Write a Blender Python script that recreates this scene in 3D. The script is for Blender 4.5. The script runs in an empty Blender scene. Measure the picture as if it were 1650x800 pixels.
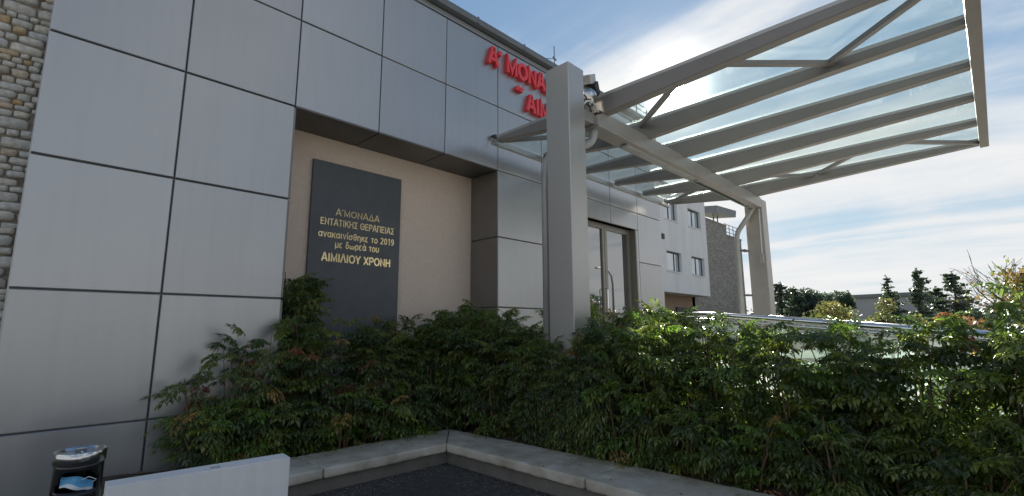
import bpy, math, random
import numpy as np
from mathutils import Vector, Matrix
S = bpy.context.scene
COL = S.collection
R = math.radians
random.seed(7)

# ------------------------------------------------------------------ camera
F = Vector((0.70591731, 0.68922085, 0.16326473))
RT = Vector((0.69914368, -0.71496571, -0.00470614))
UP = Vector((-0.11348512, -0.11746765, 0.98657107))
cd = bpy.data.cameras.new('camera')
cam = bpy.data.objects.new('camera', cd); COL.objects.link(cam)
cd.sensor_width = 36; cd.lens = 793.43 / 1650 * 36
cd.clip_start = .05; cd.clip_end = 3000
M4 = Matrix((RT, UP, -F)).transposed().to_4x4()
M4.translation = (0, 0, 1.3)
cam.matrix_world = M4
S.camera = cam

# ------------------------------------------------------------------ sky and sun
SUN_EL, SUN_AZ = 25.75, 65.5           # azimuth from +Y towards +X
sd = Vector((math.sin(R(SUN_AZ)) * math.cos(R(SUN_EL)), math.cos(R(SUN_AZ)) * math.cos(R(SUN_EL)), math.sin(R(SUN_EL))))
sun = bpy.data.lights.new('sun', 'SUN'); sun.energy = 4.6; sun.angle = R(.6); sun.color = (1, .93, .82)
so = bpy.data.objects.new('sun', sun); COL.objects.link(so)
so.rotation_euler = sd.to_track_quat('Z', 'Y').to_euler(); so.location = sd * 60
W = bpy.data.worlds.new('World'); S.world = W; W.use_nodes = True
nt = W.node_tree; nt.nodes.clear()
def N(t, **k):
    n = nt.nodes.new(t)
    for a, b in k.items(): setattr(n, a, b)
    return n
def L(a, b): nt.links.new(a, b)
def wmath(op, a, b=None, c=None, clamp=False):
    n = N('ShaderNodeMath', operation=op); n.use_clamp = clamp
    for i, v in enumerate((a, b, c)):
        if v is None: continue
        if isinstance(v, (int, float)): n.inputs[i].default_value = v
        else: L(v, n.inputs[i])
    return n.outputs[0]
tc = N('ShaderNodeTexCoord')
sep = N('ShaderNodeSeparateXYZ'); L(tc.outputs['Generated'], sep.inputs[0])
sky = N('ShaderNodeTexSky', sky_type='NISHITA'); sky.sun_disc = False
sky.sun_elevation = R(SUN_EL); sky.sun_rotation = R(SUN_AZ); sky.air_density = 1.0; sky.dust_density = .04; sky.ozone_density = 1.6
def vop(op, a, b):
    n = N('ShaderNodeVectorMath', operation=op); L(a, n.inputs[0])
    if isinstance(b, tuple): n.inputs[1].default_value = b
    else: L(b, n.inputs[1])
    return n.outputs[0]
sk = vop('MULTIPLY', sky.outputs[0], (.066, .075, .086))          # thin veil: bright parts of the sky roll off softly
sk = vop('DIVIDE', sk, vop('ADD', vop('MULTIPLY', sk, (1.8, 1.8, 1.8)), (1, 1, 1)))
bg = N('ShaderNodeBackground'); bg.inputs[1].default_value = 1.0; L(sk, bg.inputs[0])
zc = wmath('ADD', wmath('MAXIMUM', sep.outputs[2], 0.0), .10)
px_ = wmath('DIVIDE', sep.outputs[0], zc); py_ = wmath('DIVIDE', sep.outputs[1], zc)
cmb = N('ShaderNodeCombineXYZ'); L(px_, cmb.inputs[0]); L(py_, cmb.inputs[1])
mp = N('ShaderNodeMapping'); L(cmb.outputs[0], mp.inputs[0]); mp.inputs['Rotation'].default_value = (0, 0, R(-14)); mp.inputs['Scale'].default_value = (1.1, .36, 1)
n1 = N('ShaderNodeTexNoise'); L(mp.outputs[0], n1.inputs['Vector']); n1.inputs['Scale'].default_value = 1.0; n1.inputs['Detail'].default_value = 9; n1.inputs['Roughness'].default_value = .58; n1.inputs['Distortion'].default_value = .7
mp2 = N('ShaderNodeMapping'); L(cmb.outputs[0], mp2.inputs[0]); mp2.inputs['Rotation'].default_value = (0, 0, R(25)); mp2.inputs['Scale'].default_value = (.5, .9, 1)
n2 = N('ShaderNodeTexNoise'); L(mp2.outputs[0], n2.inputs['Vector']); n2.inputs['Scale'].default_value = .8; n2.inputs['Detail'].default_value = 6; n2.inputs['Distortion'].default_value = 1.2
cov = wmath('ADD', wmath('MULTIPLY', n1.outputs['Fac'], .72), wmath('MULTIPLY', n2.outputs['Fac'], .38))
hz = wmath('MULTIPLY', wmath('SUBTRACT', .50, wmath('MAXIMUM', sep.outputs[2], 0.0)), .30)      # more cloud low down
cov = wmath('ADD', cov, hz)
cr = N('ShaderNodeMapRange'); L(cov, cr.inputs[0]); cr.inputs[1].default_value = .49; cr.inputs[2].default_value = .72; cr.inputs[4].default_value = .93; cr.interpolation_type = 'SMOOTHSTEP'
cl = N('ShaderNodeBackground')
clc = N('ShaderNodeMix', data_type='RGBA'); clc.inputs[6].default_value = (.39, .405, .44, 1); clc.inputs[7].default_value = (.555, .545, .52, 1)
L(n1.outputs['Fac'], clc.inputs[0]); L(clc.outputs[2], cl.inputs[0]); cl.inputs[1].default_value = .74
mixs = N('ShaderNodeMixShader'); L(cr.outputs[0], mixs.inputs[0]); L(bg.outputs[0], mixs.inputs[1]); L(cl.outputs[0], mixs.inputs[2])
dt = N('ShaderNodeVectorMath', operation='DOT_PRODUCT'); nv = N('ShaderNodeVectorMath', operation='NORMALIZE'); L(tc.outputs['Generated'], nv.inputs[0]); L(nv.outputs[0], dt.inputs[0]); dt.inputs[1].default_value = sd
dc = wmath('MAXIMUM', dt.outputs['Value'], 0.0)
g1 = wmath('MULTIPLY', wmath('POWER', dc, 22), .015)
g2 = wmath('MULTIPLY', wmath('POWER', dc, 200), .07)
g3 = wmath('MULTIPLY', wmath('POWER', dc, 1200), 1.6)
disc = wmath('MULTIPLY', wmath('GREATER_THAN', dc, math.cos(R(.75))), 60)
gs = wmath('ADD', wmath('ADD', g1, g2), wmath('ADD', g3, disc))
gl = N('ShaderNodeBackground'); gl.inputs[0].default_value = (1, .95, .86, 1); L(gs, gl.inputs[1])
add = N('ShaderNodeAddShader'); L(mixs.outputs[0], add.inputs[0]); L(gl.outputs[0], add.inputs[1])
wo = N('ShaderNodeOutputWorld'); L(add.outputs[0], wo.inputs[0])
S.view_settings.view_transform = 'Standard'; S.view_settings.look = 'None'; S.view_settings.gamma = 1; S.view_settings.exposure = 1.3
S.render.engine = 'CYCLES'
S.cycles.max_bounces = 10; S.cycles.transparent_max_bounces = 24; S.cycles.sample_clamp_indirect = 6
S.cycles.use_denoising = True

# ------------------------------------------------------------------ materials
def mat(name, color, rough=.6, metal=0., noise=None, bump=None, vary=0., spec=.5, coat=0., stretch=None):
    """procedural material: noise=(scale, amount, second colour), bump=(scale, strength)"""
    m = bpy.data.materials.new(name); m.use_nodes = True; t = m.node_tree; b = t.nodes['Principled BSDF']
    b.inputs['Roughness'].default_value = rough; b.inputs['Metallic'].default_value = metal
    b.inputs['Specular IOR Level'].default_value = spec; b.inputs['Coat Weight'].default_value = coat
    c4 = (*color, 1)
    b.inputs['Base Color'].default_value = c4
    tcn = t.nodes.new('ShaderNodeTexCoord'); src = tcn.outputs['Object']
    if stretch:
        mpn = t.nodes.new('ShaderNodeMapping'); t.links.new(src, mpn.inputs[0]); mpn.inputs['Scale'].default_value = stretch; src = mpn.outputs[0]
    out = None
    if noise:
        n = t.nodes.new('ShaderNodeTexNoise'); n.inputs['Scale'].default_value = noise[0]; n.inputs['Detail'].default_value = 8; n.inputs['Roughness'].default_value = .62
        t.links.new(src, n.inputs['Vector'])
        r = t.nodes.new('ShaderNodeMapRange'); r.inputs[1].default_value = .35; r.inputs[2].default_value = .68; r.inputs[4].default_value = noise[1]
        t.links.new(n.outputs['Fac'], r.inputs[0])
        mx = t.nodes.new('ShaderNodeMix'); mx.data_type = 'RGBA'; mx.inputs[6].default_value = c4; mx.inputs[7].default_value = (*noise[2], 1)
        t.links.new(r.outputs[0], mx.inputs[0]); out = mx.outputs[2]
        rr = t.nodes.new('ShaderNodeMapRange'); rr.inputs[3].default_value = rough * .88; rr.inputs[4].default_value = min(1, rough * 1.14)
        t.links.new(n.outputs['Fac'], rr.inputs[0]); t.links.new(rr.outputs[0], b.inputs['Roughness'])
    if vary:
        oi = t.nodes.new('ShaderNodeObjectInfo'); hs = t.nodes.new('ShaderNodeHueSaturation')
        r = t.nodes.new('ShaderNodeMapRange'); r.inputs[3].default_value = 1 - vary; r.inputs[4].default_value = 1 + vary
        t.links.new(oi.outputs['Random'], r.inputs[0]); t.links.new(r.outputs[0], hs.inputs['Value'])
        if out: t.links.new(out, hs.inputs['Color'])
        else: hs.inputs['Color'].default_value = c4
        out = hs.outputs[0]
    if out: t.links.new(out, b.inputs['Base Color'])
    if bump:
        n = t.nodes.new('ShaderNodeTexNoise'); n.inputs['Scale'].default_value = bump[0]; n.inputs['Detail'].default_value = 6
        t.links.new(src, n.inputs['Vector'])
        bp = t.nodes.new('ShaderNodeBump'); bp.inputs['Strength'].default_value = bump[1]; bp.inputs['Distance'].default_value = .01
        t.links.new(n.outputs['Fac'], bp.inputs['Height']); t.links.new(bp.outputs[0], b.inputs['Normal'])
    return m

def leaf_mat(name, trans=.35):
    m = bpy.data.materials.new(name); m.use_nodes = True; t = m.node_tree; t.nodes.clear()
    at = t.nodes.new('ShaderNodeAttribute'); at.attribute_name = 'tint'
    p = t.nodes.new('ShaderNodeBsdfPrincipled'); p.inputs['Roughness'].default_value = .34; p.inputs['Specular IOR Level'].default_value = .8
    tr = t.nodes.new('ShaderNodeBsdfTranslucent')
    hs = t.nodes.new('ShaderNodeHueSaturation'); hs.inputs['Saturation'].default_value = 1.15; hs.inputs['Value'].default_value = 2.6
    t.links.new(at.outputs['Color'], p.inputs['Base Color']); t.links.new(at.outputs['Color'], hs.inputs['Color']); t.links.new(hs.outputs[0], tr.inputs['Color'])
    mx = t.nodes.new('ShaderNodeMixShader'); mx.inputs[0].default_value = trans
    o = t.nodes.new('ShaderNodeOutputMaterial')
    t.links.new(p.outputs[0], mx.inputs[1]); t.links.new(tr.outputs[0], mx.inputs[2]); t.links.new(mx.outputs[0], o.inputs[0])
    return m

def glass_mat(name, tint, dust=.05, refl=1.0):
    m = bpy.data.materials.new(name); m.use_nodes = True; t = m.node_tree; t.nodes.clear()
    tr = t.nodes.new('ShaderNodeBsdfTransparent'); tr.inputs[0].default_value = (*tint, 1)
    g = t.nodes.new('ShaderNodeBsdfGlossy'); g.inputs['Roughness'].default_value = .02; g.inputs[0].default_value = (.95, .97, 1, 1)
    fr = t.nodes.new('ShaderNodeLayerWeight'); fr.inputs[0].default_value = .5
    pw = t.nodes.new('ShaderNodeMath'); pw.operation = 'POWER'; pw.inputs[1].default_value = 5; t.links.new(fr.outputs['Facing'], pw.inputs[0])
    ml = t.nodes.new('ShaderNodeMath'); ml.operation = 'MULTIPLY_ADD'; ml.use_clamp = True; ml.inputs[1].default_value = refl * .9; ml.inputs[2].default_value = .04 * refl
    t.links.new(pw.outputs[0], ml.inputs[0])
    mx = t.nodes.new('ShaderNodeMixShader'); t.links.new(ml.outputs[0], mx.inputs[0]); t.links.new(tr.outputs[0], mx.inputs[1]); t.links.new(g.outputs[0], mx.inputs[2])
    tl = t.nodes.new('ShaderNodeBsdfTranslucent'); tl.inputs[0].default_value = (.85, .87, .85, 1)
    n = t.nodes.new('ShaderNodeTexNoise'); n.inputs['Scale'].default_value = 2.2; n.inputs['Detail'].default_value = 9; n.inputs['Roughness'].default_value = .7
    tcn = t.nodes.new('ShaderNodeTexCoord'); t.links.new(tcn.outputs['Object'], n.inputs['Vector'])
    r = t.nodes.new('ShaderNodeMapRange'); r.inputs[1].default_value = .4; r.inputs[2].default_value = .75; r.inputs[3].default_value = dust * .5; r.inputs[4].default_value = dust * 2.2
    t.links.new(n.outputs['Fac'], r.inputs[0])
    m2 = t.nodes.new('ShaderNodeMixShader'); t.links.new(r.outputs[0], m2.inputs[0]); t.links.new(mx.outputs[0], m2.inputs[1]); t.links.new(tl.outputs[0], m2.inputs[2])
    o = t.nodes.new('ShaderNodeOutputMaterial'); t.links.new(m2.outputs[0], o.inputs[0])
    return m

def window_mat(name, base=(.02, .025, .03), rough=.03):
    m = mat(name, base, rough, 0, spec=1.0); m.node_tree.nodes['Principled BSDF'].inputs['IOR'].default_value = 2.3
    return m

M = {}
M['panel'] = mat('silver_cladding', (.43, .43, .435), .31, .62, noise=(.9, .35, (.385, .385, .39)), bump=(.9, .30), vary=.05)
def streaks(m, amt):
    t = m.node_tree; b = t.nodes['Principled BSDF']; src = b.inputs['Base Color'].links[0].from_socket
    tcn = t.nodes.new('ShaderNodeTexCoord'); oi = t.nodes.new('ShaderNodeObjectInfo'); ad = t.nodes.new('ShaderNodeVectorMath'); ad.operation = 'ADD'
    mp_ = t.nodes.new('ShaderNodeMapping'); mp_.inputs['Scale'].default_value = (9, 9, .55)
    t.links.new(tcn.outputs['Object'], ad.inputs[0]); t.links.new(oi.outputs['Location'], ad.inputs[1]); t.links.new(ad.outputs[0], mp_.inputs[0])
    n = t.nodes.new('ShaderNodeTexNoise'); n.inputs['Scale'].default_value = 1.4; n.inputs['Detail'].default_value = 7; t.links.new(mp_.outputs[0], n.inputs['Vector'])
    r_ = t.nodes.new('ShaderNodeMapRange'); r_.inputs[1].default_value = .45; r_.inputs[2].default_value = .8; r_.inputs[3].default_value = 1; r_.inputs[4].default_value = 1 - amt
    hs = t.nodes.new('ShaderNodeHueSaturation'); t.links.new(n.outputs['Fac'], r_.inputs[0]); t.links.new(r_.outputs[0], hs.inputs['Value']); t.links.new(src, hs.inputs['Color']); t.links.new(hs.outputs[0], b.inputs['Base Color'])
streaks(M['panel'], .06)
M['joint'] = mat('joint_backing', (.16, .16, .165), .7)
M['gutter'] = mat('gutter_metal', (.17, .185, .20), .45, .3, noise=(3, .5, (.11, .12, .13)))
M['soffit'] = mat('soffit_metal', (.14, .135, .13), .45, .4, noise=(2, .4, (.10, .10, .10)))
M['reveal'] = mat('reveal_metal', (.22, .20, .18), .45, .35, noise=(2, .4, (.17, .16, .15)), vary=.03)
M['render'] = mat('beige_render', (.74, .60, .50), .95, 0, noise=(40, .6, (.60, .49, .41)), bump=(110, .7))
M['slate'] = mat('slate_plaque', (.10, .106, .114), .45, 0, noise=(5, .6, (.070, .075, .083)), bump=(40, .08), spec=.4)
M['gold'] = mat('gold_letter', (.88, .72, .42), .28, 1.0, noise=(7, .6, (.55, .43, .22)))
M['red'] = mat('red_letter_face', (.78, .05, .06), .4, 0, noise=(5, .3, (.62, .035, .05)))
M['frame'] = mat('bronze_frame', (.24, .225, .20), .4, .5, noise=(3, .3, (.19, .18, .16)))
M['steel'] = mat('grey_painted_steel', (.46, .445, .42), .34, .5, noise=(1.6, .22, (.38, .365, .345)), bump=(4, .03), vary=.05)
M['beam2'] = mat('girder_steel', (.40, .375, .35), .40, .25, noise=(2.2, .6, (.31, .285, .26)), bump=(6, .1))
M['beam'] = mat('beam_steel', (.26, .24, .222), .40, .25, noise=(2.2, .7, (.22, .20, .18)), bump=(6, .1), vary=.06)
M['pipe'] = mat('grey_pipe', (.44, .435, .42), .45, .2, noise=(4, .4, (.27, .27, .26)))
M['dark'] = mat('dark_plastic', (.03, .03, .03), .5)
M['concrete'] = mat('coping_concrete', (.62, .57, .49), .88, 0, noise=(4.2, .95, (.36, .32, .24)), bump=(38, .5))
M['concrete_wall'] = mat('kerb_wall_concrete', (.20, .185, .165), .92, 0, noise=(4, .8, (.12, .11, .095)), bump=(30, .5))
M['ramp'] = mat('ramp_concrete', (.50, .49, .46), .85, 0, noise=(3, .5, (.40, .39, .36)), bump=(30, .3))
M['asphalt'] = mat('asphalt', (.085, .079, .072), .93, 0, noise=(14, .8, (.035, .033, .032)), bump=(160, 1.0))
M['soil'] = mat('soil', (.11, .075, .05), .98, 0, noise=(16, .9, (.05, .035, .024)), bump=(50, 1.0))
M['ground'] = mat('dry_grass_ground', (.13, .12, .06), .97, 0, noise=(.4, .9, (.07, .085, .03)), bump=(6, .6))
M['paving'] = mat('pavement_concrete', (.46, .44, .41), .9, 0, noise=(1.4, .6, (.34, .33, .31)), bump=(20, .3))
M['white'] = mat('white_render', (.76, .76, .77), .9, 0, noise=(.9, .6, (.60, .60, .62)), bump=(30, .2), stretch=(1.5, 1, .25))
M['chrome'] = mat('brushed_stainless', (.62, .61, .60), .18, 1.0, noise=(6, .6, (.42, .42, .42)), stretch=(1, 1, 9))
M['black_gloss'] = mat('black_enamel', (.012, .012, .013), .16, 0, coat=.5, noise=(7, .4, (.03, .028, .026)))
M['bin_inside'] = mat('bin_inside', (.01, .01, .01), .8)
M['mask'] = mat('blue_mask_fabric', (.12, .42, .72), .8, 0, noise=(30, .5, (.25, .55, .80)), bump=(60, .5))
M['mask_white'] = mat('white_mask_lining', (.75, .78, .80), .8)
M['bag'] = mat('black_bin_bag', (.02, .02, .024), .3)
M['foam'] = mat('white_foam', (.78, .77, .755), .8, 0, noise=(3, .6, (.64, .63, .62)), bump=(70, .15))
M['rail'] = mat('stainless_rail', (.72, .72, .72), .14, 1.0)
M['wood'] = mat('cane_bark', (.20, .13, .085), .9, 0, noise=(30, .7, (.11, .07, .045)))
M['trunk'] = mat('tree_bark', (.075, .058, .045), .95, 0, noise=(12, .7, (.04, .03, .024)))
M['leaf'] = leaf_mat('nandina_leaf', .42)
M['needle'] = leaf_mat('tree_leaf', .22)
M['canopy_glass'] = glass_mat('canopy_glass', (.90, .955, .94), .03, .6)
M['rail_glass'] = glass_mat('balustrade_glass', (.80, .88, .86), .04)
M['door_glass'] = window_mat('door_glass', (.03, .035, .035), .015)
M['win_glass'] = window_mat('far_window_glass', (.26, .34, .40), .06)  # reflected sky is put into the pale blue base colour
M['brown_wall'] = mat('ground_floor_wall', (.30, .21, .15), .9, 0, noise=(1, .5, (.22, .15, .11)))
M['grey_far'] = mat('far_hall_wall', (.36, .37, .39), .85, 0, noise=(.3, .5, (.31, .32, .34)))
M['litter'] = mat('dead_leaf', (.26, .16, .09), .9, 0, vary=.2, noise=(40, .9, (.12, .07, .04)))
M['grit'] = mat('grit', (.34, .31, .27), .9, 0, noise=(40, .9, (.16, .14, .12)))

def stone_wall_mat(name, cols, rough=.95):
    m = bpy.data.materials.new(name); m.use_nodes = True; t = m.node_tree; b = t.nodes['Principled BSDF']; b.inputs['Roughness'].default_value = rough
    oi = t.nodes.new('ShaderNodeObjectInfo'); rp = t.nodes.new('ShaderNodeValToRGB'); rp.color_ramp.interpolation = 'LINEAR'
    e = rp.color_ramp.elements
    for i, (p, c) in enumerate(cols):
        el = e[i] if i < 2 else e.new(p)
        el.position = p; el.color = (*c, 1)
    t.links.new(oi.outputs['Random'], rp.inputs[0])
    tcn = t.nodes.new('ShaderNodeTexCoord'); n = t.nodes.new('ShaderNodeTexNoise'); n.inputs['Scale'].default_value = 13; n.inputs['Detail'].default_value = 9; n.inputs['Roughness'].default_value = .65
    t.links.new(tcn.outputs['Object'], n.inputs['Vector'])
    mr = t.nodes.new('ShaderNodeMapRange'); mr.inputs[1].default_value = .3; mr.inputs[2].default_value = .7; mr.inputs[3].default_value = .80; mr.inputs[4].default_value = 1.45
    t.links.new(n.outputs['Fac'], mr.inputs[0])
    hs = t.nodes.new('ShaderNodeHueSaturation'); t.links.new(rp.outputs[0], hs.inputs['Color']); t.links.new(mr.outputs[0], hs.inputs['Value'])
    t.links.new(hs.outputs[0], b.inputs['Base Color'])
    bp = t.nodes.new('ShaderNodeBump'); bp.inputs['Strength'].default_value = .8; bp.inputs['Distance'].default_value = .02
    t.links.new(n.outputs['Fac'], bp.inputs['Height']); t.links.new(bp.outputs[0], b.inputs['Normal'])
    return m
M['stone'] = stone_wall_mat('rubble_stone', [(0, (.46, .44, .40)), (1, (.54, .49, .41)), (.25, (.52, .51, .47)), (.45, (.56, .52, .45)), (.62, (.47, .47, .45)), (.8, (.58, .55, .49)), (.9, (.46, .31, .15)), (.95, (.42, .38, .32))])
M['mortar'] = mat('mortar', (.33, .29, .24), .97, 0, noise=(20, .6, (.10, .09, .075)), bump=(60, .6))

def far_stone_mat():
    m = bpy.data.materials.new('far_coursed_stone'); m.use_nodes = True; t = m.node_tree; b = t.nodes['Principled BSDF']; b.inputs['Roughness'].default_value = .95
    tcn = t.nodes.new('ShaderNodeTexCoord'); mp = t.nodes.new('ShaderNodeMapping'); mp.inputs['Rotation'].default_value = (R(90), 0, 0); t.links.new(tcn.outputs['Object'], mp.inputs[0])
    nz = t.nodes.new('ShaderNodeTexNoise'); nz.inputs['Scale'].default_value = 1.6; t.links.new(mp.outputs[0], nz.inputs['Vector'])
    va = t.nodes.new('ShaderNodeVectorMath'); va.operation = 'MULTIPLY_ADD'; va.inputs[1].default_value = (.25, .25, .25); t.links.new(nz.outputs['Color'], va.inputs[0]); t.links.new(mp.outputs[0], va.inputs[2])
    br = t.nodes.new('ShaderNodeTexBrick'); br.inputs['Scale'].default_value = 2.6; br.inputs['Mortar Size'].default_value = .03; br.inputs['Brick Width'].default_value = .9; br.inputs['Row Height'].default_value = .38
    br.inputs['Color1'].default_value = (.40, .37, .34, 1); br.inputs['Color2'].default_value = (.27, .25, .23, 1); br.inputs['Mortar'].default_value = (.13, .12, .11, 1)
    t.links.new(va.outputs[0], br.inputs['Vector'])
    t.links.new(br.outputs['Color'], b.inputs['Base Color'])
    bp = t.nodes.new('ShaderNodeBump'); bp.inputs['Strength'].default_value = .9; bp.inputs['Distance'].default_value = .06; bp.invert = True
    t.links.new(br.outputs['Fac'], bp.inputs['Height']); t.links.new(bp.outputs[0], b.inputs['Normal'])
    return m
M['far_stone'] = far_stone_mat()

# ------------------------------------------------------------------ mesh helpers
class MB:
    def __init__(s): s.v = []; s.f = []; s.m = []
    def quad(s, *p):
        i = len(s.v); s.v += [tuple(q) for q in p]; s.f.append(tuple(range(i, i + len(p)))); s.m.append(0)
    def box(s, x0, x1, y0, y1, z0, z1, mi=0):
        i = len(s.v)
        s.v += [(x0, y0, z0), (x1, y0, z0), (x1, y1, z0), (x0, y1, z0), (x0, y0, z1), (x1, y0, z1), (x1, y1, z1), (x0, y1, z1)]
        for q in ((0, 3, 2, 1), (4, 5, 6, 7), (0, 1, 5, 4), (1, 2, 6, 5), (2, 3, 7, 6), (3, 0, 4, 7)):
            s.f.append(tuple(i + k for k in q)); s.m.append(mi)
        return s
    def obox(s, c, ax, ay, az, mi=0):
        c, ax, ay, az = map(Vector, (c, ax, ay, az)); i = len(s.v)
        for sx, sy, sz in ((-1, -1, -1), (1, -1, -1), (1, 1, -1), (-1, 1, -1), (-1, -1, 1), (1, -1, 1), (1, 1, 1), (-1, 1, 1)):
            s.v.append(tuple(c + ax * sx + ay * sy + az * sz))
        for q in ((0, 3, 2, 1), (4, 5, 6, 7), (0, 1, 5, 4), (1, 2, 6, 5), (2, 3, 7, 6), (3, 0, 4, 7)):
            s.f.append(tuple(i + k for k in q)); s.m.append(mi)
        return s
    def bar(s, a, b, w, h, up=(0, 0, 1)):
        a, b = Vector(a), Vector(b); d = (b - a); l = d.length; d.normalize()
        sdv = d.cross(Vector(up)).normalized(); u = sdv.cross(d)
        return s.obox((a + b) / 2, d * l / 2, sdv * w / 2, u * h / 2)
    def prism(s, poly, axis, a, b):
        """poly: 2-D points; axis 0 -> (y,z) extruded along x; axis 2 -> (x,y) extruded along z; axis 1 -> (x,z)"""
        def P(p, t):
            return (t, p[0], p[1]) if axis == 0 else ((p[0], t, p[1]) if axis == 1 else (p[0], p[1], t))
        i = len(s.v); n = len(poly)
        s.v += [P(p, a) for p in poly] + [P(p, b) for p in poly]
        s.f.append(tuple(i + k for k in range(n))); s.f.append(tuple(i + n + k for k in reversed(range(n)))); s.m += [0, 0]
        for k in range(n):
            s.f.append((i + k, i + n + k, i + n + (k + 1) % n, i + (k + 1) % n)); s.m.append(0)
        return s
    def tube(s, pts, r, n=10, cap=True):
        pts = [Vector(p) for p in pts]; rs = r if isinstance(r, (list, tuple)) else [r] * len(pts)
        i0 = len(s.v); ref = None
        for k, p in enumerate(pts):
            d = (pts[min(k + 1, len(pts) - 1)] - pts[max(k - 1, 0)]).normalized()
            if ref is None:
                ref = Vector((1, 0, 0)) if abs(d.x) < .9 else Vector((0, 1, 0))
            u = (ref - d * ref.dot(d)).normalized(); w = d.cross(u); ref = u
            for j in range(n):
                a = 2 * math.pi * j / n
                s.v.append(tuple(p + (u * math.cos(a) + w * math.sin(a)) * rs[k]))
        for k in range(len(pts) - 1):
            for j in range(n):
                s.f.append((i0 + k * n + j, i0 + k * n + (j + 1) % n, i0 + (k + 1) * n + (j + 1) % n, i0 + (k + 1) * n + j)); s.m.append(0)
        if cap:
            s.f.append(tuple(i0 + j for j in reversed(range(n)))); s.f.append(tuple(i0 + (len(pts) - 1) * n + j for j in range(n))); s.m += [0, 0]
        return s
    def mesh(s, name, mt, smooth=False):
        me = bpy.data.meshes.new(name); me.from_pydata(s.v, [], s.f)
        for m in (mt if isinstance(mt, (list, tuple)) else [mt]): me.materials.append(m)
        for p, mi in zip(me.polygons, s.m): p.material_index = mi; p.use_smooth = smooth
        import bmesh
        bm = bmesh.new(); bm.from_mesh(me); bmesh.ops.recalc_face_normals(bm, faces=bm.faces); bm.to_mesh(me); bm.free()
        return me
    def build(s, name, mt, parent=None, smooth=False, bevel=0, loc=None, autosmooth=False):
        me = s.mesh(name, mt, smooth)
        return link(name, me, parent, bevel, loc)
def link(name, me, parent=None, bevel=0, loc=None):
    o = bpy.data.objects.new(name, me); COL.objects.link(o)
    if parent is not None:
        o.parent = parent
    if loc is not None: o.location = loc
    if bevel:
        b = o.modifiers.new('bevel', 'BEVEL'); b.width = bevel; b.segments = 2; b.limit_method = 'ANGLE'; b.harden_normals = False
    return o
def tag(o, label=None, cat=None, group=None, kind=None):
    if label: o['label'] = label
    if cat: o['category'] = cat
    if group: o['group'] = group
    if kind: o['kind'] = kind
    return o
def thing(name, label, cat, loc=(0, 0, 0), rz=0, group=None):
    o = bpy.data.objects.new(name, None); COL.objects.link(o); o.location = loc; o.rotation_euler.z = rz
    o.empty_display_size = .2
    return tag(o, label, cat, group)
def sub(parent):      # offset so parts may be given in world coordinates
    return -Vector(parent.location)
def wbuild(mb, name, mt, parent, **k):
    """part given in world coordinates under an unrotated parent"""
    off = parent.location.copy(); q = parent.parent
    while q: off = off + q.location; q = q.parent
    mb.v = [(a - off.x, b - off.y, c - off.z) for a, b, c in mb.v]
    return mb.build(name, mt, parent, **k)
def wall_holes(x0, x1, z0, z1, y0, y1, holes):
    """slab in the xz plane with rectangular holes (x0,x1,z0,z1)"""
    xs = sorted({x0, x1, *[h[0] for h in holes], *[h[1] for h in holes]}); zs = sorted({z0, z1, *[h[2] for h in holes], *[h[3] for h in holes]})
    nx, nz = len(xs) - 1, len(zs) - 1
    def solid(i, j):
        if i < 0 or j < 0 or i >= nx or j >= nz: return False
        cx, cz = (xs[i] + xs[i + 1]) / 2, (zs[j] + zs[j + 1]) / 2
        return not any(h[0] < cx < h[1] and h[2] < cz < h[3] for h in holes)
    mb = MB()
    for i in range(nx):
        for j in range(nz):
            if not solid(i, j): continue
            a, b, c, d = xs[i], xs[i + 1], zs[j], zs[j + 1]
            mb.quad((a, y0, c), (b, y0, c), (b, y0, d), (a, y0, d)); mb.quad((a, y1, c), (a, y1, d), (b, y1, d), (b, y1, c))
            if not solid(i - 1, j): mb.quad((a, y0, c), (a, y0, d), (a, y1, d), (a, y1, c))
            if not solid(i + 1, j): mb.quad((b, y0, c), (b, y1, c), (b, y1, d), (b, y0, d))
            if not solid(i, j - 1): mb.quad((a, y0, c), (a, y1, c), (b, y1, c), (b, y0, c))
            if not solid(i, j + 1): mb.quad((a, y0, d), (b, y0, d), (b, y1, d), (a, y1, d))
    return mb

# ------------------------------------------------------------------ ground
D = 5.085
X = lambda k: -.080 + k if k else -.007
g = MB(); g.quad((-900, -900, -.012), (900, -900, -.012), (900, 900, -.012), (-900, 900, -.012)); tag(g.build('ground', M['ground']), kind='structure')
g = MB(); g.quad((-14, -1.6, 0), (3.60, -1.6, 0), (3.60, 4.45, 0), (-14, 4.45, 0)); tag(g.build('asphalt_yard', M['asphalt']), kind='structure')
g = MB(); g.quad((6.95, -40, -.004), (40, -40, -.004), (40, 5.0, -.004), (6.95, 5.0, -.004)); g.quad((-40, -40, -.004), (6.94, -40, -.004), (6.94, -6.1, -.004), (-40, -6.1, -.004)); g.quad((-40, -6.1, -.004), (3.0, -6.1, -.004), (3.0, -1.6, -.004), (-40, -1.6, -.004)); tag(g.build('pavement', M['paving']), kind='structure')  # quads behind the camera are added, unseen, to bounce warm fill forward
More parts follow.
